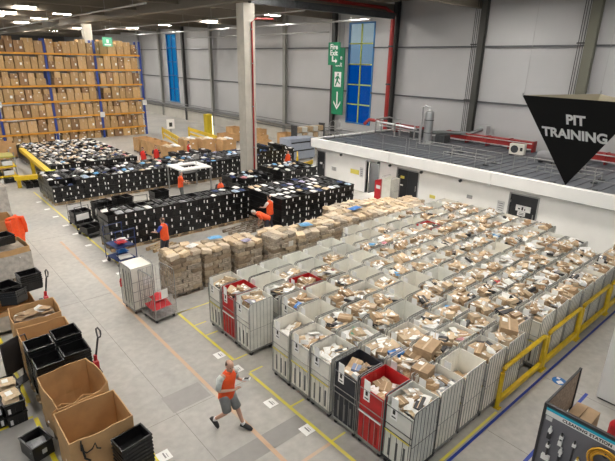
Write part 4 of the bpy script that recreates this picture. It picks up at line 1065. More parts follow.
def tote_trolley(loc, rz, label, stack=1, back=True):
    t = empty('tote_trolley', loc, rz); b = MB(); b.box(-.35, -.5, .16, .35, .5, .2); b.build('platform', mat('grey_platform', (.1, .1, .1), .5), t)
    b = MB()
    if back: b.tube([(-.33, .5, .2), (-.33, .5, 1.25), (.33, .5, 1.25), (.33, .5, .2)], .018, 6); b.tube([(-.33, .5, .95), (.33, .5, .95)], .014); b.tube([(-.33, .5, .6), (.33, .5, .6)], .014)
    b.build('handle', DSTEEL, t) if back else None
    if back: b = MB(); b.box(-.3, .485, .62, .3, .5, .9); b.build('back_panel', CARD, t)
    for x in (-.28, .28):
        for y in (-.42, .42):
            b = MB(); b.tube([(x, y-.02, .07), (x, y+.02, .07)], .07, 8); b.box(x-.03, y-.015, .1, x+.03, y+.015, .16); b.build('castor', CAST, t)
    T(t, label, 'trolley')
    n = 0
    for dx in (-.18, .18):
        for l in range(stack):
            o = link('tote', TOTE); M = Matrix.Rotation(rz, 3, 'Z') @ Vector((dx*1.12, -.12, 0)); o.location = (loc[0]+M.x, loc[1]+M.y, .203+l*.288); o.rotation_euler = (0,0,rz); n += 1
            T(o, 'black tote %s on the %s' % ('%s side, %s level,' % ('left' if dx < 0 else 'right', ['bottom','second','third','fourth'][l]), label.split(',')[0]), 'tote')
tote_trolley((5.95, 21.6, 0), .25, 'tote trolley with white back panel, nearest the yellow line', 1)
tote_trolley((7.0, 23.2, 0), .2, 'fifth tote trolley, farthest back in the aisle', 3, False)
tote_trolley((6.0, 20.95+2.3, 0), .1, 'sixth tote trolley, left of the farthest one', 2)
tote_trolley((6.85, 21.9, 0), .15, 'second black tote trolley, right of the nearest one', 3)
tote_trolley((7.75, 22.4, 0), .1, 'third tote trolley, behind the near tote block', 4, False)
tote_trolley((9.6, 22.4, 0), .1, 'tall tote trolley, alone in the aisle', 4, False)
tote_trolley((8.6, 21.8, 0), -.1, 'low handled tote trolley, just behind near tote block', 1)
pallet_obj('pallet', WOOD, (7.75, 18.0, 0), .35, 'light wooden pallet beside the worker in front of the near tote block', w=1.1, d=.9)
pallet_obj('pallet', DWOOD, (11.4, 17.75, 0), .1, 'old empty pallet on floor left of the bending worker')
pallet_obj('pallet', DWOOD, (12.55, 18.1-.05, 0), .0, 'old empty pallet behind the bending worker', w=1.0, d=1.0)
# white workstation
t = empty('work_station', (13.3, 26.1, 0)); b = MB(); 
for (x0,y0,x1,y1) in ((-1,-.95,1,-.4),(-1,.4,1,.95),(-1,-.4,-.5,.4),(.5,-.4,1,.4)): b.box(x0,y0,1.42,x1,y1,1.5)
b.build('table_top', WHITEP, t); b = MB(); b.box(-.5,-.4,1.1,.5,.4,1.14); b.build('sunk_tray', BLACKB, t)
for x in (-.95, .95):
    for y in (-.9, .9): b = MB(); b.box(x-.04, y-.04, 0, x+.04, y+.04, 1.42); b.build('leg', STEEL, t)
b = MB(); b.tube([(.6,.2,1.5),(.6,.2,2.0)], .02, 5); b.box(.45,.15,1.8,.8,.2,2.05); b.build('screen_post', STEEL, t)
T(t, 'white open-centred worktable standing in front of the middle tote block', 'table')

# ------------------------------------------------------------------ left foreground
def gaylord(loc, w, d, h, rz, label, m=BINM, t=.02, film=False, bulge=0.0, pal=True, seed=1, low=0.0, palname=None):
    e = empty('cardboard_bin', (loc[0], loc[1], .137 if pal else 0), rz); b = MB(); rnd = random.Random(seed); n = 6
    def ring(s, z, inset, top=False):
        pts = []
        hw, hd = w/2-inset, d/2-inset; bl = bulge*math.sin(PI*min(1, z/h)*.9) if not top else bulge*.6
        sides = [((-hw,-hd),(hw,-hd),(0,-1)),((hw,-hd),(hw,hd),(1,0)),((hw,hd),(-hw,hd),(0,1)),((-hw,hd),(-hw,-hd),(-1,0))]
        for (a, c, nn) in sides:
            for k in range(n):
                f = k/n; q = math.sin(PI*f)*bl
                zz = z + (wav[len(pts)] if top else 0)
                pts.append((a[0]+(c[0]-a[0])*f+nn[0]*q, a[1]+(c[1]-a[1])*f+nn[1]*q, zz))
        return pts
    wav = [rnd.uniform(-.02, .02) - (low if k < n else 0) for k in range(4*n)]
    o = [ring(0, z, 0, z == h) for z in (0, h*.35, h*.7, h)]; i = [ring(0, z, t, z == h) for z in (h, h*.7, h*.35, .02)]
    b.loft(o + i, cap=False); idx = len(b.v); b.poly(list(reversed(o[0]))); b.poly(i[-1])
    b.build('carton', m, e)
    b = MB(); b.box(-w/2-.004-bulge, -.03, h*.3, -w/2-.001, .03, h*.32); b.box(w*.1, -d/2-.006-bulge, h*.62, w*.1+.14, -d/2-.002, h*.72); b.build('label', CARD, e)
    if film:
        b = MB(); f1 = [[(p[0]*1.02, p[1]*1.02, p[2]) for p in ring(0, z, -.012)] for z in (.0, h*.25, h*.45, h*.65, h*.82)]; b.loft(f1, cap=False); b.build('stretch_film', FILM, e)
    T(e, label, 'cardboard bin')
    if pal: pallet_obj('pallet', DWOOD, (loc[0], loc[1], 0), rz, 'pallet under the ' + palname, w=w, d=d)
gaylord((1.80, 8.10), 1.14, 1.00, 1.06, .0, 'big open empty cardboard bin nearest the camera at left', seed=2, low=.02, palname='nearest cardboard bin')
gaylord((1.81, 9.42), 1.02, 1.12, 1.10, .08, 'second open cardboard bin with bulging sides and crumpled front edge', bulge=.07, seed=5, low=.16, palname='second bulging cardboard bin')
gaylord((1.90, 12.02), 1.12, .90, 1.02, -.04, 'open cardboard bin behind the nested black totes', seed=8, palname='bin behind nested totes')
gaylord((1.92, 13.10), 1.10, 1.0, 1.10, -.06, 'open cardboard bin holding scraps, behind two other bins', bulge=.04, seed=9, palname='scrap filled cardboard bin')
gaylord((2.25, 18.95), 1.25, 1.25, 1.05, .1, 'cardboard bin wrapped in clear film below black tote at left', film=True, bulge=.08, seed=10, palname='film wrapped cardboard bin')
gaylord((2.30, 21.3), 1.3, 1.3, 1.45, .0, 'tall brown cardboard bin with the orange jacket hung on it', seed=12, palname='tall bin with orange jacket')
gaylord((1.6, 15.2), 1.3, 1.3, .55, .0, 'low cardboard tray under the tilted black totes', seed=14, film=True, palname='low cardboard tray')
random.seed(31)
for k in range(9):
    sc = (R(.2,.4), R(.15,.3), R(.05,.15)); m = random.choice([KRAFT2, KRAFT, WBAG]); 
    o = link('packing_scrap', (pillow('scrap', [m, CARD], .6))); o.location = (1.92+R(-.32,.32), 13.1+R(-.28,.28), .98+.02*k); o.scale = sc; o.rotation_euler = (R(-.3,.3), R(-.3,.3), R(-1,1)); T(o, 'crumpled packing piece in the scrap filled cardboard bin', 'packing piece', 'packing scraps in the cardboard bin')
# fill under scraps
b = MB(); b.box(-.48, -.43, 0, .48, .43, .80); o = b.build('paper_filling', KRAFT3); o.location = (1.92, 13.10, .17); o.rotation_euler = (0,0,-.06); T(o, 'brown paper filling inside the scrap filled bin', 'paper filling', None, 'stuff')
# torn flap pieces & film on the second bin
b = MB()
pts = [(-.5, 0, 0), (-.3, .06, .09), (-.1, .0, .02), (.12, .07, .10), (.3, .02, .05), (.5, .04, .0)]
for a, c in zip(pts, pts[1:]): b.hexa([(a[0],a[1],a[2]-.22),(c[0],c[1],c[2]-.22),(c[0],c[1]+.012,c[2]-.22),(a[0],a[1]+.012,a[2]-.22)], [(a[0],a[1]-.03,a[2]),(c[0],c[1]-.03,c[2]),(c[0],c[1]-.018,c[2]),(a[0],a[1]-.018,a[2])])
o = b.build('torn_card', BINM); o.location = (1.74, 8.85, 1.05); T(o, 'torn card piece resting along the front rim of the second bin', 'torn card')
# nested tote stacks
def nest_mesh(w, d, n, pitch=.07, h=.26):
    b = MB()
    for k in range(n):
        z = k*pitch; hx, hy = w/2, d/2
        for (x0,y0,x1,y1) in ((-hx,-hy,-hx+.03,hy),(hx-.03,-hy,hx,hy),(-hx+.03,-hy,hx-.03,-hy+.03),(-hx+.03,hy-.03,hx-.03,hy)): b.box(x0, y0, z+h-.035, x1, y1, z+h)
        for sx in (-1, 1):
            b.box(sx*hx*.6-.03, -hy-.008, z+h-.05, sx*hx*.6+.03, -hy, z+h-.01)
    bx, by = w*.45, d*.44
    i = len(b.v); zt = (n-1)*pitch
    b.hexa([(-bx,-by,0),(bx,-by,0),(bx,by,0),(-bx,by,0)], [(-w/2+.02,-d/2+.02,zt+.03),(w/2-.02,-d/2+.02,zt+.03),(w/2-.02,d/2-.02,zt+.03),(-w/2+.02,d/2-.02,zt+.03)])
    for (x0,y0,x1,y1) in ((-w/2+.015,-d/2+.015,-w/2+.028,d/2-.015),(w/2-.028,-d/2+.015,w/2-.015,d/2-.015),(-w/2+.028,-d/2+.015,w/2-.028,-d/2+.028),(-w/2+.028,d/2-.028,w/2-.028,d/2-.015)): b.box(x0,y0,zt+.03,x1,y1,zt+h-.035)
    return b
NT = {}
def nested(loc, rz, n, label, w=.57, d=.56, grp=None, tilt=(0,0), pitch=.07):
    """each tote of the nest is its own tote"""
    key = (w, d)
    if key not in NT: NT[key] = nest_mesh(w, d, 1).mesh('nested_tote', BLACKP)
    Rm = Euler((tilt[0], tilt[1], rz)).to_matrix()
    for k in range(n):
        o = link('nested_tote', NT[key]); p = Rm @ Vector((0, 0, k*pitch)); o.location = (loc[0]+p.x+R(-.006,.006), loc[1]+p.y+R(-.006,.006), loc[2]+p.z); o.rotation_euler = (tilt[0]+R(-.01,.01), tilt[1]+R(-.01,.01), rz)
        T(o, 'empty black tote, %s from top, %s' % ({0:'first'}.get(n-1-k, ORD[n-k]), label), 'tote', 'nested totes, ' + label)
pallet_obj('pallet', WOOD, (1.9, 10.9, 0), 0, 'pallet under the four nested tote stacks behind second bin', w=1.2, d=1.2)
nested((1.60, 11.20, .15), .0, 14, 'rear left nested stack on pallet'); nested((2.19, 11.20, .15), .02, 15, 'rear right nested stack on pallet')
nested((1.62, 10.60, .15), .0, 12, 'front left nested stack on pallet'); nested((2.20, 10.60, .15), -.02, 13, 'front right nested stack on pallet')
nested((2.34, 15.75, .72), .1, 5, 'stack leaning on the low tray by pallet truck', w=.6, d=.5)
nested((1.62, 15.6, .72), .5, 3, 'tilted heap at left edge, rear', w=.6, d=.5, tilt=(.15, .1)); nested((1.75, 14.95, .72), .9, 3, 'tilted heap at left edge, front', w=.6, d=.5, tilt=(-.12, .2)); nested((1.05, 15.2, .72), .2, 3, 'tilted heap at left edge, leftmost', w=.6, d=.5, tilt=(.1, -.2))
nested((2.20, 7.28, .002), .12, 10, 'nested stack in front of the nearest cardboard bin', w=.60, d=.42, pitch=.085)
o = nested((2.25, 19.0, 1.25), .25, 2, 'on top of the film wrapped bin', w=.62, d=.6)
b = MB(); b.box(-.58, -.58, 0, .58, .58, .9); o = b.build('paper_filling', KRAFT3); o.location = (2.25, 18.95, .17); o.rotation_euler = (0,0,.1); T(o, 'paper filling inside the film wrapped cardboard bin', 'paper filling', None, 'stuff')
# square bin lower left
t = empty('waste_bin', (.94, 9.22, 0), .25); b = MB(); b.openbox(-.2, -.26, 0, .2, .26, .36, .012); b.box(-.215,-.275,.34,-.2,.275,.36); b.box(.2,-.275,.34,.215,.275,.36); b.box(-.2,-.275,.34,.2,-.26,.36); b.box(-.2,.26,.34,.2,.275,.36); b.build('body', BLACKP, t)
b = MB(); b.box(-.03, -.272, .12, .06, -.262, .22); b.build('label', mat('pale_sheet', (0,0,0)), t)
T(t, 'open black tote standing alone on the dark floor lower left', 'tote')
o = link('film_scrap', pillow('film_scrap', [GBAG, CARD], .8)); o.location = (.94, 9.2, .1); o.scale = (.34, .4, .2); T(o, 'crumpled grey film inside the lone open black tote', 'film')
# stacked totes with parcels at left edge
for k, (x, y) in enumerate(((.83, 10.78+.42), (.40, 11.0+.3), (.80, 10.62+.0), (.38, 10.7))):
    for l in range(2):
        o = link('tote', TOTE); o.location = (x, y, .003+l*.288); o.rotation_euler = (0,0,.05)
        T(o, 'black tote at left edge, %s stack, %s' % (['rear right','rear left','front right','front left'][k], ['bottom','top'][l]), 'tote'); 
        lb = link('label', TLAB[k % 3], o)
    for q in range(2):
        o = link('parcel', pillow('parcel', [KRAFT2, CARD], .5, True)); o.location = (x+R(-.02,.02), y+R(-.06,.06), .50+.07*q); o.scale = (.32, .4, .09); o.rotation_euler = (R(-.1,.1), R(-.1,.1), R(-.3,.3)); T(o, 'kraft bag %s in top tote at left edge, %s stack' % (['beneath another', 'uppermost'][q], ['rear right','rear left','front right','front left'][k]), 'parcel')
t = empty('trolley_back', (1.12, 12.05, 0), .5); b = MB(); b.box(-.22, -.015, .25, .22, .015, 1.15); b.build('panel', BLACKB, t); b = MB(); b.tube([(-.22, 0, 1.15), (-.22, 0, .02)], .02); b.tube([(.22, 0, 1.15), (.22, 0, .02)], .02); b.tube([(.22,0,1.1),(.42,0,1.08),(.46,0,.85),(.40,0,.62),(.22,0,.6)], .018); b.build('handle', BLACKB, t)
b = MB(); b.box(-.3, -.25, .0, .3, .02, .03); b.build('toe_plate', BLACKB, t); T(t, 'upright black sack truck with loop handle at left edge', 'sack truck')
# pallet trucks
def pallet_truck(loc, rz, lean, label):
    t = empty('pallet_truck', loc, rz); b = MB(); 
    for x in (-.2, .2): b.box(x-.075, -1.15, .06, x+.075, 0, .10)
    b.box(-.28, 0, .06, .28, .1, .28); b.build('fork', DSTEEL, t)
    b = MB(); b.box(-.06, .10, .22, .06, .22, .42); b.tube([(0,.16,.45),(0,.17,.6)], .045, 8); b.build('pump', RED, t)
    tx, ty = lean; b = MB(); b.tube([(0,.17,.5),(tx,.17+ty,1.05)], .025, 6); P = Vector((tx,.17+ty,1.05)); b.tube([P, P+Vector((-.14,.02,.08)), P+Vector((-.17,.03,.16)), P+Vector((-.1,.05,.22)), P+Vector((.1,.05,.22)), P+Vector((.17,.03,.16)), P+Vector((.14,.02,.08))], .02, 6, closed=True); b.build('handle', BLACKB, t)
    for x in (-.06, .06): b = MB(); b.tube([(x-.025,.18,.09),(x+.025,.18,.09)], .09, 10); b.build('wheel', CAST, t)
    T(t, label, 'pallet truck')
pallet_truck((2.55, 11.0, 0), -PI/2, (.0, .12), 'red pallet truck with black loop handle beside the nested tote stacks')
pallet_truck((2.5, 15.5, 0), -PI/2, (.0, .1), 'pallet truck with black loop handle beside the tilted tote heap')
# straps on nearest bin
t = empty('black_strap', (1.42, 7.575, 0)); b = MB(); b.tube([(0,0,1.18),(-.02,-.02,1.0),(.06,-.03,.9),(.16,-.03,.93),(.22,-.02,1.02),(.24,-.03,.9),(.3,-.03,.86)], .014, 5); b.tube([(0,-.01,1.1),(.02,-.03,.8),(.1,-.03,.7)], .02, 5); b.build('strap', STRAP, t); T(t, 'black strap hanging down the front of the nearest cardboard bin', 'strap')
o = link('pink_bag', pillow('pink_bag', [PINK, CARD], .8)); o.location = (1.28, 7.3, -.01); o.scale = (.3, .3, .16); T(o, 'pink bag on floor in front of the nearest cardboard bin', 'bag')
# orange jacket draped on tall bin
def drape(name, m, loc, label):
    b = MB(); nx, nz = 10, 12; rows_ = []
    for j in range(nz+1):
        row = []
        for i in range(nx+1):
            u, v = i/nx-.5, j/nz
            w = .95*(1 - .25*v + .15*math.sin(v*5)); row.append((.04+.05*math.sin(u*14+v*3)+.10*v, u*w, -v*1.05 + .04*math.sin(u*9)))
        rows_.append(row)
    for side in (0, .02):
        st = len(b.v); b.v += [(p[0]+side, p[1], p[2]) for r in rows_ for p in r]
        for j in range(nz):
            for i in range(nx):
                a = st+j*(nx+1)+i; f = (a, a+1, a+nx+2, a+nx+1); b.f.append(f if side == 0 else f[::-1]); b.m.append(0)
    N = (nx+1)*(nz+1)
    ed = [i for i in range(nx+1)] + [(j+1)*(nx+1)-1 for j in range(1, nz+1)] + [nz*(nx+1)+i for i in range(nx-1,-1,-1)] + [j*(nx+1) for j in range(nz-1,0,-1)]
    for a, c in zip(ed, ed[1:]+ed[:1]): b.f.append((a, N+a, N+c, c)); b.m.append(0)
    b.tube([(-.08, -.3, .0), (.0, -.2, .05), (.05, 0, .03), (.0, .2, .05), (-.08, .3, 0)], .06, 6)
    o = b.build('jacket_body', m, None, smooth=True); t = empty(name, loc, -.75); o.parent = t
    b = MB(); b.tube([(.1,-.42,-.05),(.16,-.48,-.4),(.18,-.40,-.72)], .08, 8); b.build('sleeve', m, t); b = MB(); b.tube([(.1,.4,-.05),(.14,.46,-.4),(.16,.42,-.7)], .08, 8); b.build('sleeve', m, t)
    b = MB(); b.box(.16, -.3, -1.12, .22, -.1, -.98); b.build('dark_hem', STRAP, t)
    T(t, label, 'jacket'); return t
drape('hi_vis_jacket', HIVIS, (2.90, 20.62, 1.64), 'orange hi-vis jacket hanging on corner of tall bin at left edge')
# film wrapped stack far left
t = empty('wrapped_stack', (3.1, 26.9, 0)); b = MB(); b.hexa([(-.8,-.6,.14),(.62,-.6,.14),(.62,.6,.14),(-.8,.6,.14)],[(-.78,-.58,1.6),(.60,-.58,1.6),(.60,.58,1.6),(-.78,.58,1.6)]); b.build('load', FILM, t); b = MB(); pallet_part(b, 1.4, 1.2); b.build('pallet_base', DWOOD, t)
T(t, 'film wrapped pallet stack at left picture edge beyond the orange jacket', 'wrapped stack')
# flow rack with white labelled crates far left
t = empty('flow_rack', (4.2, 34.2, 0)); b = MB()
for x in (-1.4, -.1, 1.35):
    for y in (0, 1.4): b.box(x-.03, y-.03, 0, x+.03, y+.03, 1.9)
b.build('upright', mat('rack_grey', (.3,.3,.3), .5), t)
for z in (.5, 1.1, 1.7): b = MB(); b.box(-1.45, -.06, z-.1, 1.4, 1.45, z); b.build('shelf', YEL if z < 1.6 else mat('olive_yellow', (.4,.36,.08), .5), t)
T(t, 'yellow edged flow rack with white crates at left picture edge', 'rack')
for l, z in enumerate((.02, .52, 1.12)):
    for k in range(4):
        b = MB(); b.openbox(-.28, -.3, 0, .28, .3, .28, .015); o = b.build('crate', WHITEP if (k+l) % 3 else BLACKP); o.location = (4.2-1.05+.66*k+(.0), 34.5, z)
        T(o, '%s crate on flow rack, %s shelf, %s from left' % ('white' if (k+l) % 3 else 'black', ['bottom','middle','top'][l], ORD[k+1]), 'crate', 'crates in the flow rack')
        q = link('goods', cmesh[[0,5,4][(k+l) % 3]]); q.location = (4.2-1.05+.66*k, 34.5, z+.15); q.scale = (.42,.46,.18); T(q, '%s goods in flow rack crate, %s shelf, %s from left' % (['white','black','grey'][(k+l) % 3], ['bottom','middle','top'][l], ORD[k+1]), 'goods')
gaylord((5.3, 38.0), 1.2, 1.2, 1.2, 0, 'cardboard bin far left beside the yellow chute', seed=20, palname='far left bin by yellow chute')
gaylord((4.9, 41.0), 1.6, 1.2, 1.5, 0, 'brown cardboard bin far left in front of the racking', seed=21, palname='far left bin by the racking')
gaylord((6.6, 43.2), 1.2, 1.2, 1.1, 0, 'cardboard bin far left standing close to the blue rack upright', seed=22, palname='far left bin by blue upright')
t = empty('yellow_chute', (6.9, 34.0, 0)); b = MB(); b.hexa([(-.2,-2.4,.75),(.1,-2.5,.75),(.1,4.8,1.15),(-.2,4.8,1.15)], [(-.2,-2.4,1.0),(.1,-2.5,1.0),(.1,4.8,1.4),(-.2,4.8,1.4)]); b.hexa([(-1.8,-1.6,.5),(.1,-2.1,.5),(.1,-1.8,.5),(-1.8,-1.3,.5)], [(-1.8,-1.6,.75),(.1,-2.1,.75),(.1,-1.8,.75),(-1.8,-1.3,.75)]); b.build('side_rail', YEL, t)
b = MB(); b.box(-.15,-2.4,0,.05,-2.2,.8); b.box(-.15,2,0,.05,2.2,1.1); b.box(-1.7,-1.5,0,-1.5,-1.35,.5); b.build('leg', YEL, t); b = MB(); b.box(-.3,-2.62,.85,.25,-2.45,1.08); b.build('end_cap', mat('lime_yellow', (.75,.75,.05), .5), t)
T(t, 'yellow angled chute frame at far left beside the mixed totes', 'chute')
for k in range(5):
    o = link('tote', TOTE); o.location = (5.75+.42*(k % 3), 32.4+.7*(k//3), .003); T(o, 'black tote on floor near yellow chute, %s from left' % ORD[k+1], 'tote')
# cardboard bins at back centre
for k, (x, y) in enumerate(((16.3, 34.6), (16.3, 35.9), (16.3, 37.2), (16.3, 38.5), (16.2, 39.9), (19.0, 37.2), (20.3, 36.5), (21.6, 35.4))):
    gaylord((x, y), 1.22, 1.2, 1.08, 0, 'open cardboard bin in back centre group, %s' % ['nearest of the left column', 'second of the left column', 'third of the left column', 'fourth of left column', 'farthest of the left column', 'leftmost of three right ones', 'middle of three right ones', 'rightmost of three'][k], seed=30+k, t=.03, palname='back bin, ' + ['nearest left', 'second left', 'third left', 'fourth left', 'farthest left', 'first right', 'second right', 'third right'][k])
    if k > 4 or k in (0,):
        for q in range(4):
            o = link('goods', cmesh[0 if q % 2 else 1]); o.location = (x-.3+.6*(q % 2), y-.3+.6*(q//2), 1.06); o.scale = (.55,.5,.3); o.rotation_euler = (.1,.1,q); T(o, '%s goods heaped in back cardboard bin, %s, %s' % ('white' if q % 2 else 'kraft', ['left front','right front','left rear','right rear'][q], ORD[k+1]), 'goods')
# yellow guard rails, column protector, conveyors at the back
def guard(p0, p1, z, label, hh=.25):
    t = empty('guard_rail', (p0[0], p0[1], 0)); d = Vector((p1[0]-p0[0], p1[1]-p0[1], 0)); L = d.length; t.rotation_euler = (0,0,math.atan2(d.y, d.x)); b = MB()
    b.box(0, -.05, z-hh, L, .05, z); b.box(0, -.05, z-hh-.4, L, .05, z-hh-.2); b.build('rail', YEL, t); n = max(1, int(L/2)); b = MB()
    for k in range(n+1): b = MB(); b.box(L*k/n-.05, -.07, 0, L*k/n+.05, .07, z+.05); b.build('post', YEL, t); T(t, label, 'guard rail'); return t
guard((20.6, 45.5), (18.9, 37.2+.8), 1.1, 'long yellow guard rail behind the back cardboard bins', .35)
guard((23.2, 45.0), (22.6, 38.5), 1.0, 'yellow guard rail nearer the wall at the back', .3)
guard((21.9, 26.1), (23.4, 27.9), 1.05, 'yellow guard rail left of the low white building', .12); guard((21.5, 25.2), (23.2, 25.9), .75, 'low yellow guard rail at the corner of the low building', .3)
t = empty('yellow_column_guard', (24.6, 43.5, 0)); b = MB(); b.box(-.3, -.3, 0, .3, .3, 2.4); b.build('casing', mat('mustard_panel', (.55,.42,.02), .5), t); b = MB(); b.box(.31,-.3,.3,.38,-.1,2.2); b.build('light_strip', mat('pale_strip', (.9,.9,.6), .4, emit=(1,1,.6), strength=2.0), t); T(t, 'yellow casing with pale lit strip around a wall column far back', 'column guard')
t = empty('poster_stand', (20.6, 43.6, 0)); b = MB(); b.box(-.4, 0, 1.2, .4, .04, 2.1); b.build('poster', WHITEP, t); b = MB(); b.box(-.16, -.008, 1.4, .16, 0, 1.8); b.build('print', INK, t); b = MB(); b.box(-.03, .01, 0, .03, .06, 1.2); b.build('post', STEEL, t); T(t, 'white poster on a stand right of the racking', 'poster')
t = empty('grey_container', (25.0, 29.6, 0)); b = MB(); b.box(-1.3, -.5, .1, 1.3, .9, 1.75); b.build('body', mat('blue_grey_panel', (.34,.38,.46), .5, noise=.1), t)
for z in (.75, 1.4): b = MB(); b.box(-1.2, -.52, z, 1.2, -.5, z+.1); b.build('slot', INK, t)
b = MB(); b.box(-1.2,-.4,0,-1.0,.8,.1); b.box(1.0,-.4,0,1.2,.8,.1); b.build('foot', DSTEEL, t); T(t, 'blue-grey metal container with dark slots left of the low building', 'container')
t = empty('crate_tower', (26.8, 30.6, 0)); b = MB()
for k in range(5):
    for j in range(5): b.box(-1.4+.6*j, -.3, .02+.5*k, -.9+.6*j, .3, .42+.5*k, (k+j) % 2)
b.build('slats', [WOOD, mat('pale_slats', (.6,.58,.52), .7)], t); 
for x in (-1.5, 1.6): b = MB(); b.box(x-.05, -.35, 0, x+.05, .35, 2.6); b.build('post', DSTEEL, t); T(t, 'rack of pale wooden crates behind the blue-grey container', 'rack')
for k, (x, y) in enumerate(((23.0, 32.0), (24.5, 34.5), (22.6, 36.8), (26.5, 37.5), (25.5, 40.0), (27.2, 34.0))):
    gaylord((x, y), 1.2, 1.2, 1.3, 0, 'cardboard bin behind the concrete column, %s from the front' % ORD[k+1], seed=50+k, palname='bin behind column, %s from front' % ORD[k+1])
# lamp in the room behind the open doorway
o = copy_tree(lp); o.location = (22.9, 18.5, 2.04); o.rotation_euler = (0,0,0)
for ch in list(o.children):
    if ch.name.startswith('wire'): bpy.data.objects.remove(ch)
T(o, 'strip lamp glowing inside the room behind the open doorway', 'ceiling lamp')
# red and white cage near the door
t = empty('roll_cage', (20.75, 16.5, 0)); b = MB(); side_hoop(b, -.34); side_hoop(b, .34); b.build('side_frame', STEEL, t); b = MB(); b.openbox(-.37,-.32,.15,.37,.32,1.5,.012); b.build('liner', LINER, t); b = MB(); b.box(-.4,-.34,.1,.4,.34,.14); b.build('base', STEEL, t)
b = MB(); b.tube([(-.3,-.3,.05),(-.3,-.26,.05)], .05); b.tube([(.3,.3,.05),(.3,.26,.05)], .05); b.tube([(.3,-.3,.05),(.3,-.26,.05)], .05); b.tube([(-.3,.3,.05),(-.3,.26,.05)], .05); b.build('castor', CAST, t); T(t, 'white roll cage against the wall by the open doorway', 'roll cage')
t = empty('red_crate', (20.7, 17.15, 0)); b = MB(); b.openbox(-.24,-.26,.0,.24,.26,1.25,.02); b.build('crate_body', RED, t); b = MB(); b.box(-.25,-.15,.8,-.24,.15,1.0); b.build('label', WHITEP, t); T(t, 'tall red bin standing by the open doorway', 'bin')
# black step / drum near bottom
# ------------------------------------------------------------------ people
def skin_mesh(edges, nodes, sub=2):
    """nodes: list of (co, radius or (rx, ry)); edges by index; returns evaluated mesh"""
    me = bpy.data.meshes.new('sk'); me.from_pydata([n[0] for n in nodes], edges, []); o = bpy.data.objects.new('sk', me); COL.objects.link(o)
    md = o.modifiers.new('s', 'SKIN'); md.use_smooth_shade = True
    sv = me.skin_vertices[0].data
    seen = set(); adj = {i: [] for i in range(len(nodes))}
    for a, c in edges: adj[a].append(c); adj[c].append(a)
    for i, n in enumerate(nodes):
        r = n[1]; sv[i].radius = r if isinstance(r, tuple) else (r, r)
        if i not in seen:
            sv[i].use_root = True; st = [i]
            while st:
                q = st.pop()
                if q in seen: continue
                seen.add(q); st += adj[q]
    m2 = o.modifiers.new('d', 'SUBSURF'); m2.levels = sub; m2.render_levels = sub
    dg = bpy.context.evaluated_depsgraph_get(); dg.update()
    r = bpy.data.meshes.new_from_object(o.evaluated_get(dg)); bpy.data.objects.remove(o); return r
def join_meshes(ms, name, mats):
    vs = []; fs = []; mi = []; off = 0
    for me, m in ms:
        vs += [tuple(v.co) for v in me.vertices]; fs += [tuple(a+off for a in p.vertices) for p in me.polygons]; mi += [m]*len(me.polygons); off = len(vs)
    b = MB(); b.v = vs; b.f = fs; b.m = mi; return b
def ellring(c, rx, ry, n=14, tilt=0.0):
    return [(c[0]+math.cos(2*PI*k/n)*rx, c[1]+math.sin(2*PI*k/n)*ry, c[2]+math.sin(2*PI*k/n)*tilt) for k in range(n)]
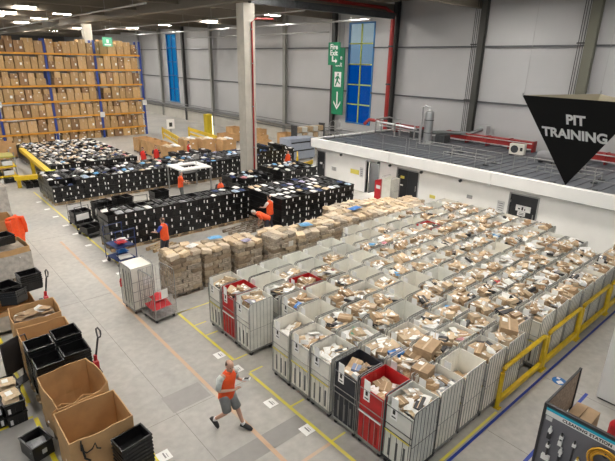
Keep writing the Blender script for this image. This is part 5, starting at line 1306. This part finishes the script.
def person(loc, rz, label, J, vest=HIVIS, shirt=SHIRT, legs='shorts', skin=SKIN, hair=HAIRG, bald=False, sub=1, tl=TROU, group=None):
    """J joints in a local frame: +y forward, +x right"""
    t = empty('person', loc, rz)
    V = {k: Vector(v) for k, v in J.items()}
    nodes = []; ed = []; ix = {}
    def nd(k, r, p=None): ix[k] = len(nodes); nodes.append((tuple(p if p is not None else V[k]), r)); return ix[k]
    def e(a, c): ed.append((ix[a], ix[c]))
    nd('pelvis', (.13, .10)); nd('spine', (.125, .095)); nd('chest', (.145, .105)); nd('neckb', .06, V['chest'].lerp(V['neck'], .75)); nd('neck', .05)
    e('pelvis', 'spine'); e('spine', 'chest'); e('chest', 'neckb'); e('neckb', 'neck')
    hd = V['head']; nd('skull', .055, hd); e('neck', 'skull')
    for s in 'lr':
        nd('hip'+s, .085); nd('knee'+s, .058); nd('calf'+s, .052, V['knee'+s].lerp(V['ank'+s], .35)); nd('ank'+s, .036); nd('toe'+s, .024)
        e('pelvis', 'hip'+s); e('hip'+s, 'knee'+s); e('knee'+s, 'calf'+s); e('calf'+s, 'ank'+s); e('ank'+s, 'toe'+s)
        nd('sho'+s, .058); nd('elb'+s, .040); nd('wri'+s, .027); nd('palm'+s, (.036, .018), V['wri'+s] + (V['hand'+s]-V['wri'+s])*.55); 
        e('chest', 'sho'+s); e('sho'+s, 'elb'+s); e('elb'+s, 'wri'+s); e('wri'+s, 'palm'+s)
    body = skin_mesh(ed, nodes, sub)
    fm = []
    # fingers
    fn = []; fe = []
    for s in 'lr':
        w, h = V['wri'+s], V['hand'+s]; d = (h-w).normalized(); up = Vector((0,0,1)); side = d.cross(up)
        if side.length < .2: side = Vector((0,1,0))
        side.normalize(); nrm = side.cross(d)
        for k, (off, ln) in enumerate(((-.026,.062),(-.009,.072),(.009,.067),(.026,.052))):
            i = len(fn); b0 = w + d*.055 + side*off; b1 = w + d*.09 + side*off*1.15
            fn += [(tuple(b0), .009), (tuple(b1), .0088), (tuple(b1 + d*ln*.5 - nrm*ln*.25), .008), (tuple(b1 + d*ln*.75 - nrm*ln*.62), .007)]; fe += [(i,i+1),(i+1,i+2),(i+2,i+3)]
        sg = -1 if s == 'r' else 1
        i = len(fn); b0 = w + d*.03 + side*.018*sg; fn += [(tuple(b0), .010), (tuple(b0 + d*.03 + side*.03*sg), .0095), (tuple(b0 + d*.06 + side*.036*sg - nrm*.012), .008)]; fe += [(i,i+1),(i+1,i+2)]
    fing = skin_mesh(fe, fn, 1)
    # head
    hb = MB(); n, m = 16, 12; rings = []
    look = V['look'].normalized() if 'look' in V else Vector((0,1,0)); 
    rx = look.cross(Vector((0,0,1))).normalized(); uz = rx.cross(look)
    def hp(x, y, z): return V['head'] + rx*x + look*y + uz*z
    prof = [(-.115, .02, .035, .055), (-.105, .04, .05, .04), (-.08, .055, .07, .02), (-.05, .064, .082, .008), (-.02, .070, .090, 0), (.02, .075, .096, 0), (.06, .074, .096, -.004), (.09, .062, .082, -.006), (.108, .042, .058, -.008), (.118, .015, .02, -.008)]
    hb.loft([[tuple(hp(math.cos(2*PI*k/n)*a, math.sin(2*PI*k/n)*c + oy, z)) for k in range(n)] for z, a, c, oy in prof])
    hb.hexa([tuple(hp(*p)) for p in ((-.014,.085,-.045),(.014,.085,-.045),(.010,.085,.01),(-.010,.085,.01))], [tuple(hp(*p)) for p in ((-.010,.118,-.04),(.010,.118,-.04),(.004,.094,.008),(-.004,.094,.008))])
    for sx in (-1, 1): hb.hexa([tuple(hp(*p)) for p in ((sx*.068,-.018,-.035),(sx*.068,.012,-.03),(sx*.070,.018,.022),(sx*.070,-.02,.022))], [tuple(hp(*p)) for p in ((sx*.082,-.022,-.028),(sx*.080,.004,-.026),(sx*.086,.008,.018),(sx*.088,-.024,.018))])
    headm = hb.mesh('h', skin)
    fb = MB()
    for sx in (-1, 1): fb.hexa([tuple(hp(sx*.028-.013,.086,.006)), tuple(hp(sx*.028+.013,.086,.006)), tuple(hp(sx*.028+.013,.084,.02)), tuple(hp(sx*.028-.013,.084,.02))], [tuple(hp(sx*.028-.011,.094,.008)), tuple(hp(sx*.028+.011,.094,.008)), tuple(hp(sx*.028+.011,.092,.018)), tuple(hp(sx*.028-.011,.092,.018))])
    eyes = fb.mesh('e', INK)
    fb = MB(); fb.hexa([tuple(hp(-.022,.08,-.072)), tuple(hp(.022,.08,-.072)), tuple(hp(.022,.08,-.062)), tuple(hp(-.022,.08,-.062))], [tuple(hp(-.018,.093,-.070)), tuple(hp(.018,.093,-.070)), tuple(hp(.018,.093,-.064)), tuple(hp(-.018,.093,-.064))]); mouth = fb.mesh('mo', SKIND)
    B = join_meshes([(body, 0), (fing, 0), (headm, 0), (eyes, 1), (mouth, 2)], 'body', None)
    B.build('body', [skin, INK, SKIND], t, smooth=True)
    # hair
    b = MB(); rg = []
    for z, a, c, oy in [(-.03,.072,.06,-.036),(.0,.078,.07,-.03),(.04,.081,.075,-.026),(.075,.078,.076,-.02)] + ([(.1,.064,.066,-.014),(.122,.044,.048,-.008),(.130,.012,.016,-.008)] if not bald else [(.09,.070,.062,-.028)]):
        rg.append([tuple(hp(math.cos(2*PI*k/n)*a, min(math.sin(2*PI*k/n)*c + oy + (0 if bald or z < .06 else .012), .062), z)) for k in range(n)])
    b.loft(rg); b.build('hair', hair, t, smooth=True)
    # vest
    ch, pe, sp_, nk = V['chest'], V['pelvis'], V['spine'], V['neck']
    sh = (V['shor']-V['shol']); sx = sh.normalized(); 
    def ring(c, a, bb, nn=16, dz=0):
        ax = sx; f = Vector((0,0,1)).cross(ax).normalized(); up = (nk-pe).normalized(); f = up.cross(ax).normalized()
        return [tuple(c + ax*math.cos(2*PI*k/nn)*a + f*math.sin(2*PI*k/nn)*bb + up*dz*abs(math.cos(2*PI*k/nn))) for k in range(nn)]
    b = MB(); b.loft([ring(pe + (pe-sp_)*.42, .195, .145), ring(pe, .195, .15), ring(pe.lerp(sp_, .3), .19, .145), ring(sp_, .185, .14), ring(sp_.lerp(ch, .5), .19, .14), ring(ch, .195, .14), ring(ch.lerp(nk, .35), .19, .125, dz=-.01), ring(ch.lerp(nk, .62), .155, .10, dz=-.02), ring(ch.lerp(nk, .85), .08, .075)])
    b.build('vest', vest, t, smooth=True)
    b = MB(); b.loft([ring(ch.lerp(nk, .70), .10, .09), ring(ch.lerp(nk, .88), .085, .08), ring(ch.lerp(nk, .98), .066, .064)]); b.build('collar', vest, t, smooth=True)
    for s in 'lr':
        b = MB(); a, c = V['sho'+s], V['elb'+s]; b.tube([a + (ch-a)*.25 + Vector((0,0,.01)), a.lerp(c, .15), a.lerp(c, .5), a.lerp(c, .88)], .06, 10, rads=[.075, .075, .066, .062]); b.build('sleeve', shirt, t, smooth=True)
    # legwear
    if legs == 'shorts':
        for s in 'lr':
            b = MB(); a, c = V['hip'+s], V['knee'+s]; b.tube([pe.lerp(a, .6)+Vector((0,0,.03)), a.lerp(c, .12), a.lerp(c, .5), a.lerp(c, .93)], .1, 12, rads=[.125, .122, .105, .098]); b.build('shorts_leg', SHORTS, t, smooth=True)
            b = MB(); a, c = V['knee'+s], V['ank'+s]; b.tube([a.lerp(c, .80), a.lerp(c, 1.0)], .05, 10, rads=[.050, .047]); b.build('sock', SOCK, t)
    else:
        for s in 'lr':
            b = MB(); a, c, d = V['hip'+s], V['knee'+s], V['ank'+s]; b.tube([pe.lerp(a, .6)+Vector((0,0,.03)), a.lerp(c, .15), a.lerp(c, .6), c, c.lerp(d, .5), c.lerp(d, .98)], .1, 12, rads=[.125, .118, .09, .078, .068, .06]); b.build('trouser_leg', tl, t, smooth=True)
    for s in 'lr':
        a, c = V['ank'+s], V['toe'+s]; d = (c-a); f = Vector((d.x, d.y, 0)).normalized(); sd = f.cross(Vector((0,0,1)))
        base = d.normalized(); up = sd.cross(base)
        heel = a - base*.02 - up*.0; b = MB()
        def sr(p, w, lo, hi): return [tuple(p + sd*math.cos(2*PI*k/10)*w + up*(lo+(hi-lo)*(.5+.5*math.sin(2*PI*k/10)))) for k in range(10)]
        L = .2
        b.loft([sr(a - base*.08, .035, -.06, .02), sr(a - base*.05, .048, -.06, .055), sr(a + base*.02, .052, -.06, .065), sr(a + base*.09, .056, -.06, .045), sr(a + base*.15, .054, -.06, .03), sr(a + base*.21, .035, -.055, .0)])
        b.build('shoe', SHOE, t, smooth=True)
    return T(t, label, 'person', group)
def stand(arm='down', bend=0.0, step=0.1):
    J = dict(pelvis=(0,0,.93), spine=(0,.01,1.13), chest=(0,.02,1.34), neck=(0,.03,1.52), head=(0,.05,1.63), look=(0,1,-.1),
        hipl=(-.09,0,.90), hipr=(.09,0,.90), kneel=(-.1,.06+step*.3,.5), kneer=(.1,.03,.5), ankl=(-.11,step,.075), ankr=(.11,-step,.075), toel=(-.12,step+.13,.03), toer=(.13,-step+.13,.03),
        shol=(-.185,.02,1.42), shor=(.185,.02,1.42), elbl=(-.26,-.02,1.14), elbr=(.26,-.02,1.14), wril=(-.27,.08,.9), wrir=(.27,.08,.9), handl=(-.27,.14,.8), handr=(.27,.14,.8))
    if arm == 'reach':
        J.update(elbl=(-.24,.14,1.2), wril=(-.16,.38,1.15), handl=(-.14,.5,1.15), elbr=(.24,.14,1.2), wrir=(.16,.38,1.12), handr=(.14,.5,1.1))
    if bend:
        P = Vector((0,0,.93)); M = Matrix.Rotation(-bend, 3, 'X')
        for k in ('spine','chest','neck','head','shol','shor','elbl','elbr','wril','wrir','handl','handr'):
            J[k] = tuple(P + M @ (Vector(J[k])-P))
        J['look'] = (0,.6,-.8)
    return J
# the walking man
J = dict(pelvis=(0,0,.93), spine=(0,.02,1.13), chest=(0,.05,1.34), neck=(0,.07,1.51), head=(.0,.10,1.625), look=(.7,1,-.18),
    hipl=(-.09,.02,.90), hipr=(.09,-.02,.90), kneel=(-.09,.20,.50), kneer=(.09,.04,.50), ankl=(-.08,.34,.085), ankr=(.08,-.30,.20), toel=(-.08,.47,.055), toer=(.08,-.20,.075),
    shol=(-.18,.13,1.42), shor=(.18,-.04,1.42), elbl=(-.26,.12,1.15), elbr=(.27,-.06,1.14), wril=(-.16,.28,1.20), wrir=(.06,.24,1.10), handl=(-.10,.37,1.26), handr=(-.05,.29,1.12))
hd_ = math.atan2(-.83, .55) - PI/2
person((4.26, 7.33, 0), hd_, 'man in orange vest and grey shorts walking in the front aisle', J, bald=True, sub=2)
Mh = Matrix.Rotation(hd_, 3, 'Z')
t = empty('hand_scanner', Vector((4.26, 7.33, 0)) + Mh @ Vector((-.11, .42, 1.285)), hd_); b = MB(); b.cbox((0,0,0), (.08,.17,.03), (.3,0,0)); b.build('body', WHITEP, t); b = MB(); b.cbox((0,.0,.017), (.06,.11,.006), (.3,0,0)); b.build('screen', INK, t); T(t, 'white handheld device held by the walking man', 'scanner')
# workers farther back
person((7.35, 16.85, 0), .5, 'worker in orange vest and blue shirt among the near tote block pallets', stand('reach'), shirt=SHIRTB, legs='t', hair=HAIRG)
person((11.6, 23.9, 0), -1.9, 'worker in orange vest with grey cap standing in the middle aisle', stand('reach'), shirt=HIVIS, legs='t', tl=mat('grey_trousers', (.10,.11,.11), .8), hair=mat('grey_cap', (.3,.3,.3), .8))
person((12.55, 21.2, 0), 2.6, 'worker in orange vest and black sleeves standing behind the near tote block', stand('down'), shirt=TROU, legs='t', hair=HAIRD, skin=SKIND)
person((12.6, 16.95, 0), .3, 'worker in orange vest and grey shirt standing at near tote stacks', stand('reach'), shirt=SHIRT, legs='t', hair=HAIRD)
person((12.0, 16.35, 0), 1.2, 'worker bending forward in orange vest with white cap beside standing worker', stand('reach', 1.0), shirt=HIVIS, legs='t', hair=mat('white_cap', (.6,.6,.6), .8))
person((20.6, 25.6, 0), 2.8, 'worker in orange vest left of the low white building corner', stand('down'), shirt=TROU, legs='t', hair=HAIRD)
person((13.1, 32.4, 0), 2.2, 'left one of two red vest workers beyond the middle tote block', stand('down'), vest=HIRED, shirt=TROU, legs='t', hair=HAIRD)
person((14.1, 32.5, 0), 2.6, 'right one of two red vest workers beyond the middle tote block', stand('down'), vest=HIRED, shirt=TROU, legs='t', hair=HAIRD)
person((16.9, 32.9, 0), 1.5, 'worker in red vest in front of the back cardboard bins', stand('down'), vest=HIRED, shirt=WHITEP, legs='t', hair=HAIRD)

# ------------------------------------------------------------------ world & view
for p in protos:
    if id(p) not in used: kill(p)
w = bpy.data.worlds.new('world'); SC.world = w; w.use_nodes = True
nt = w.node_tree; N = nt.nodes; L = nt.links; bg = N['Background']
tc = N.new('ShaderNodeTexCoord'); nz = N.new('ShaderNodeTexNoise'); nz.inputs['Scale'].default_value = 3; cr_ = N.new('ShaderNodeValToRGB')
cr_.color_ramp.elements[0].position = .4; cr_.color_ramp.elements[0].color = (.62,.78,.95,1); cr_.color_ramp.elements[1].position = .6; cr_.color_ramp.elements[1].color = (.95,.97,1,1)
L.new(tc.outputs['Generated'], nz.inputs['Vector']); L.new(nz.outputs['Fac'], cr_.inputs[0]); L.new(cr_.outputs[0], bg.inputs[0]); bg.inputs[1].default_value = WORLD
vs = SC.view_settings; SC.display_settings.display_device = 'sRGB'; vs.view_transform = 'Standard'; vs.look = 'None'; vs.gamma = 1; vs.use_curve_mapping = False; vs.exposure = EXPO
SC.cycles.use_denoising = True
SC.cycles.max_bounces = 6; SC.cycles.transparent_max_bounces = 8
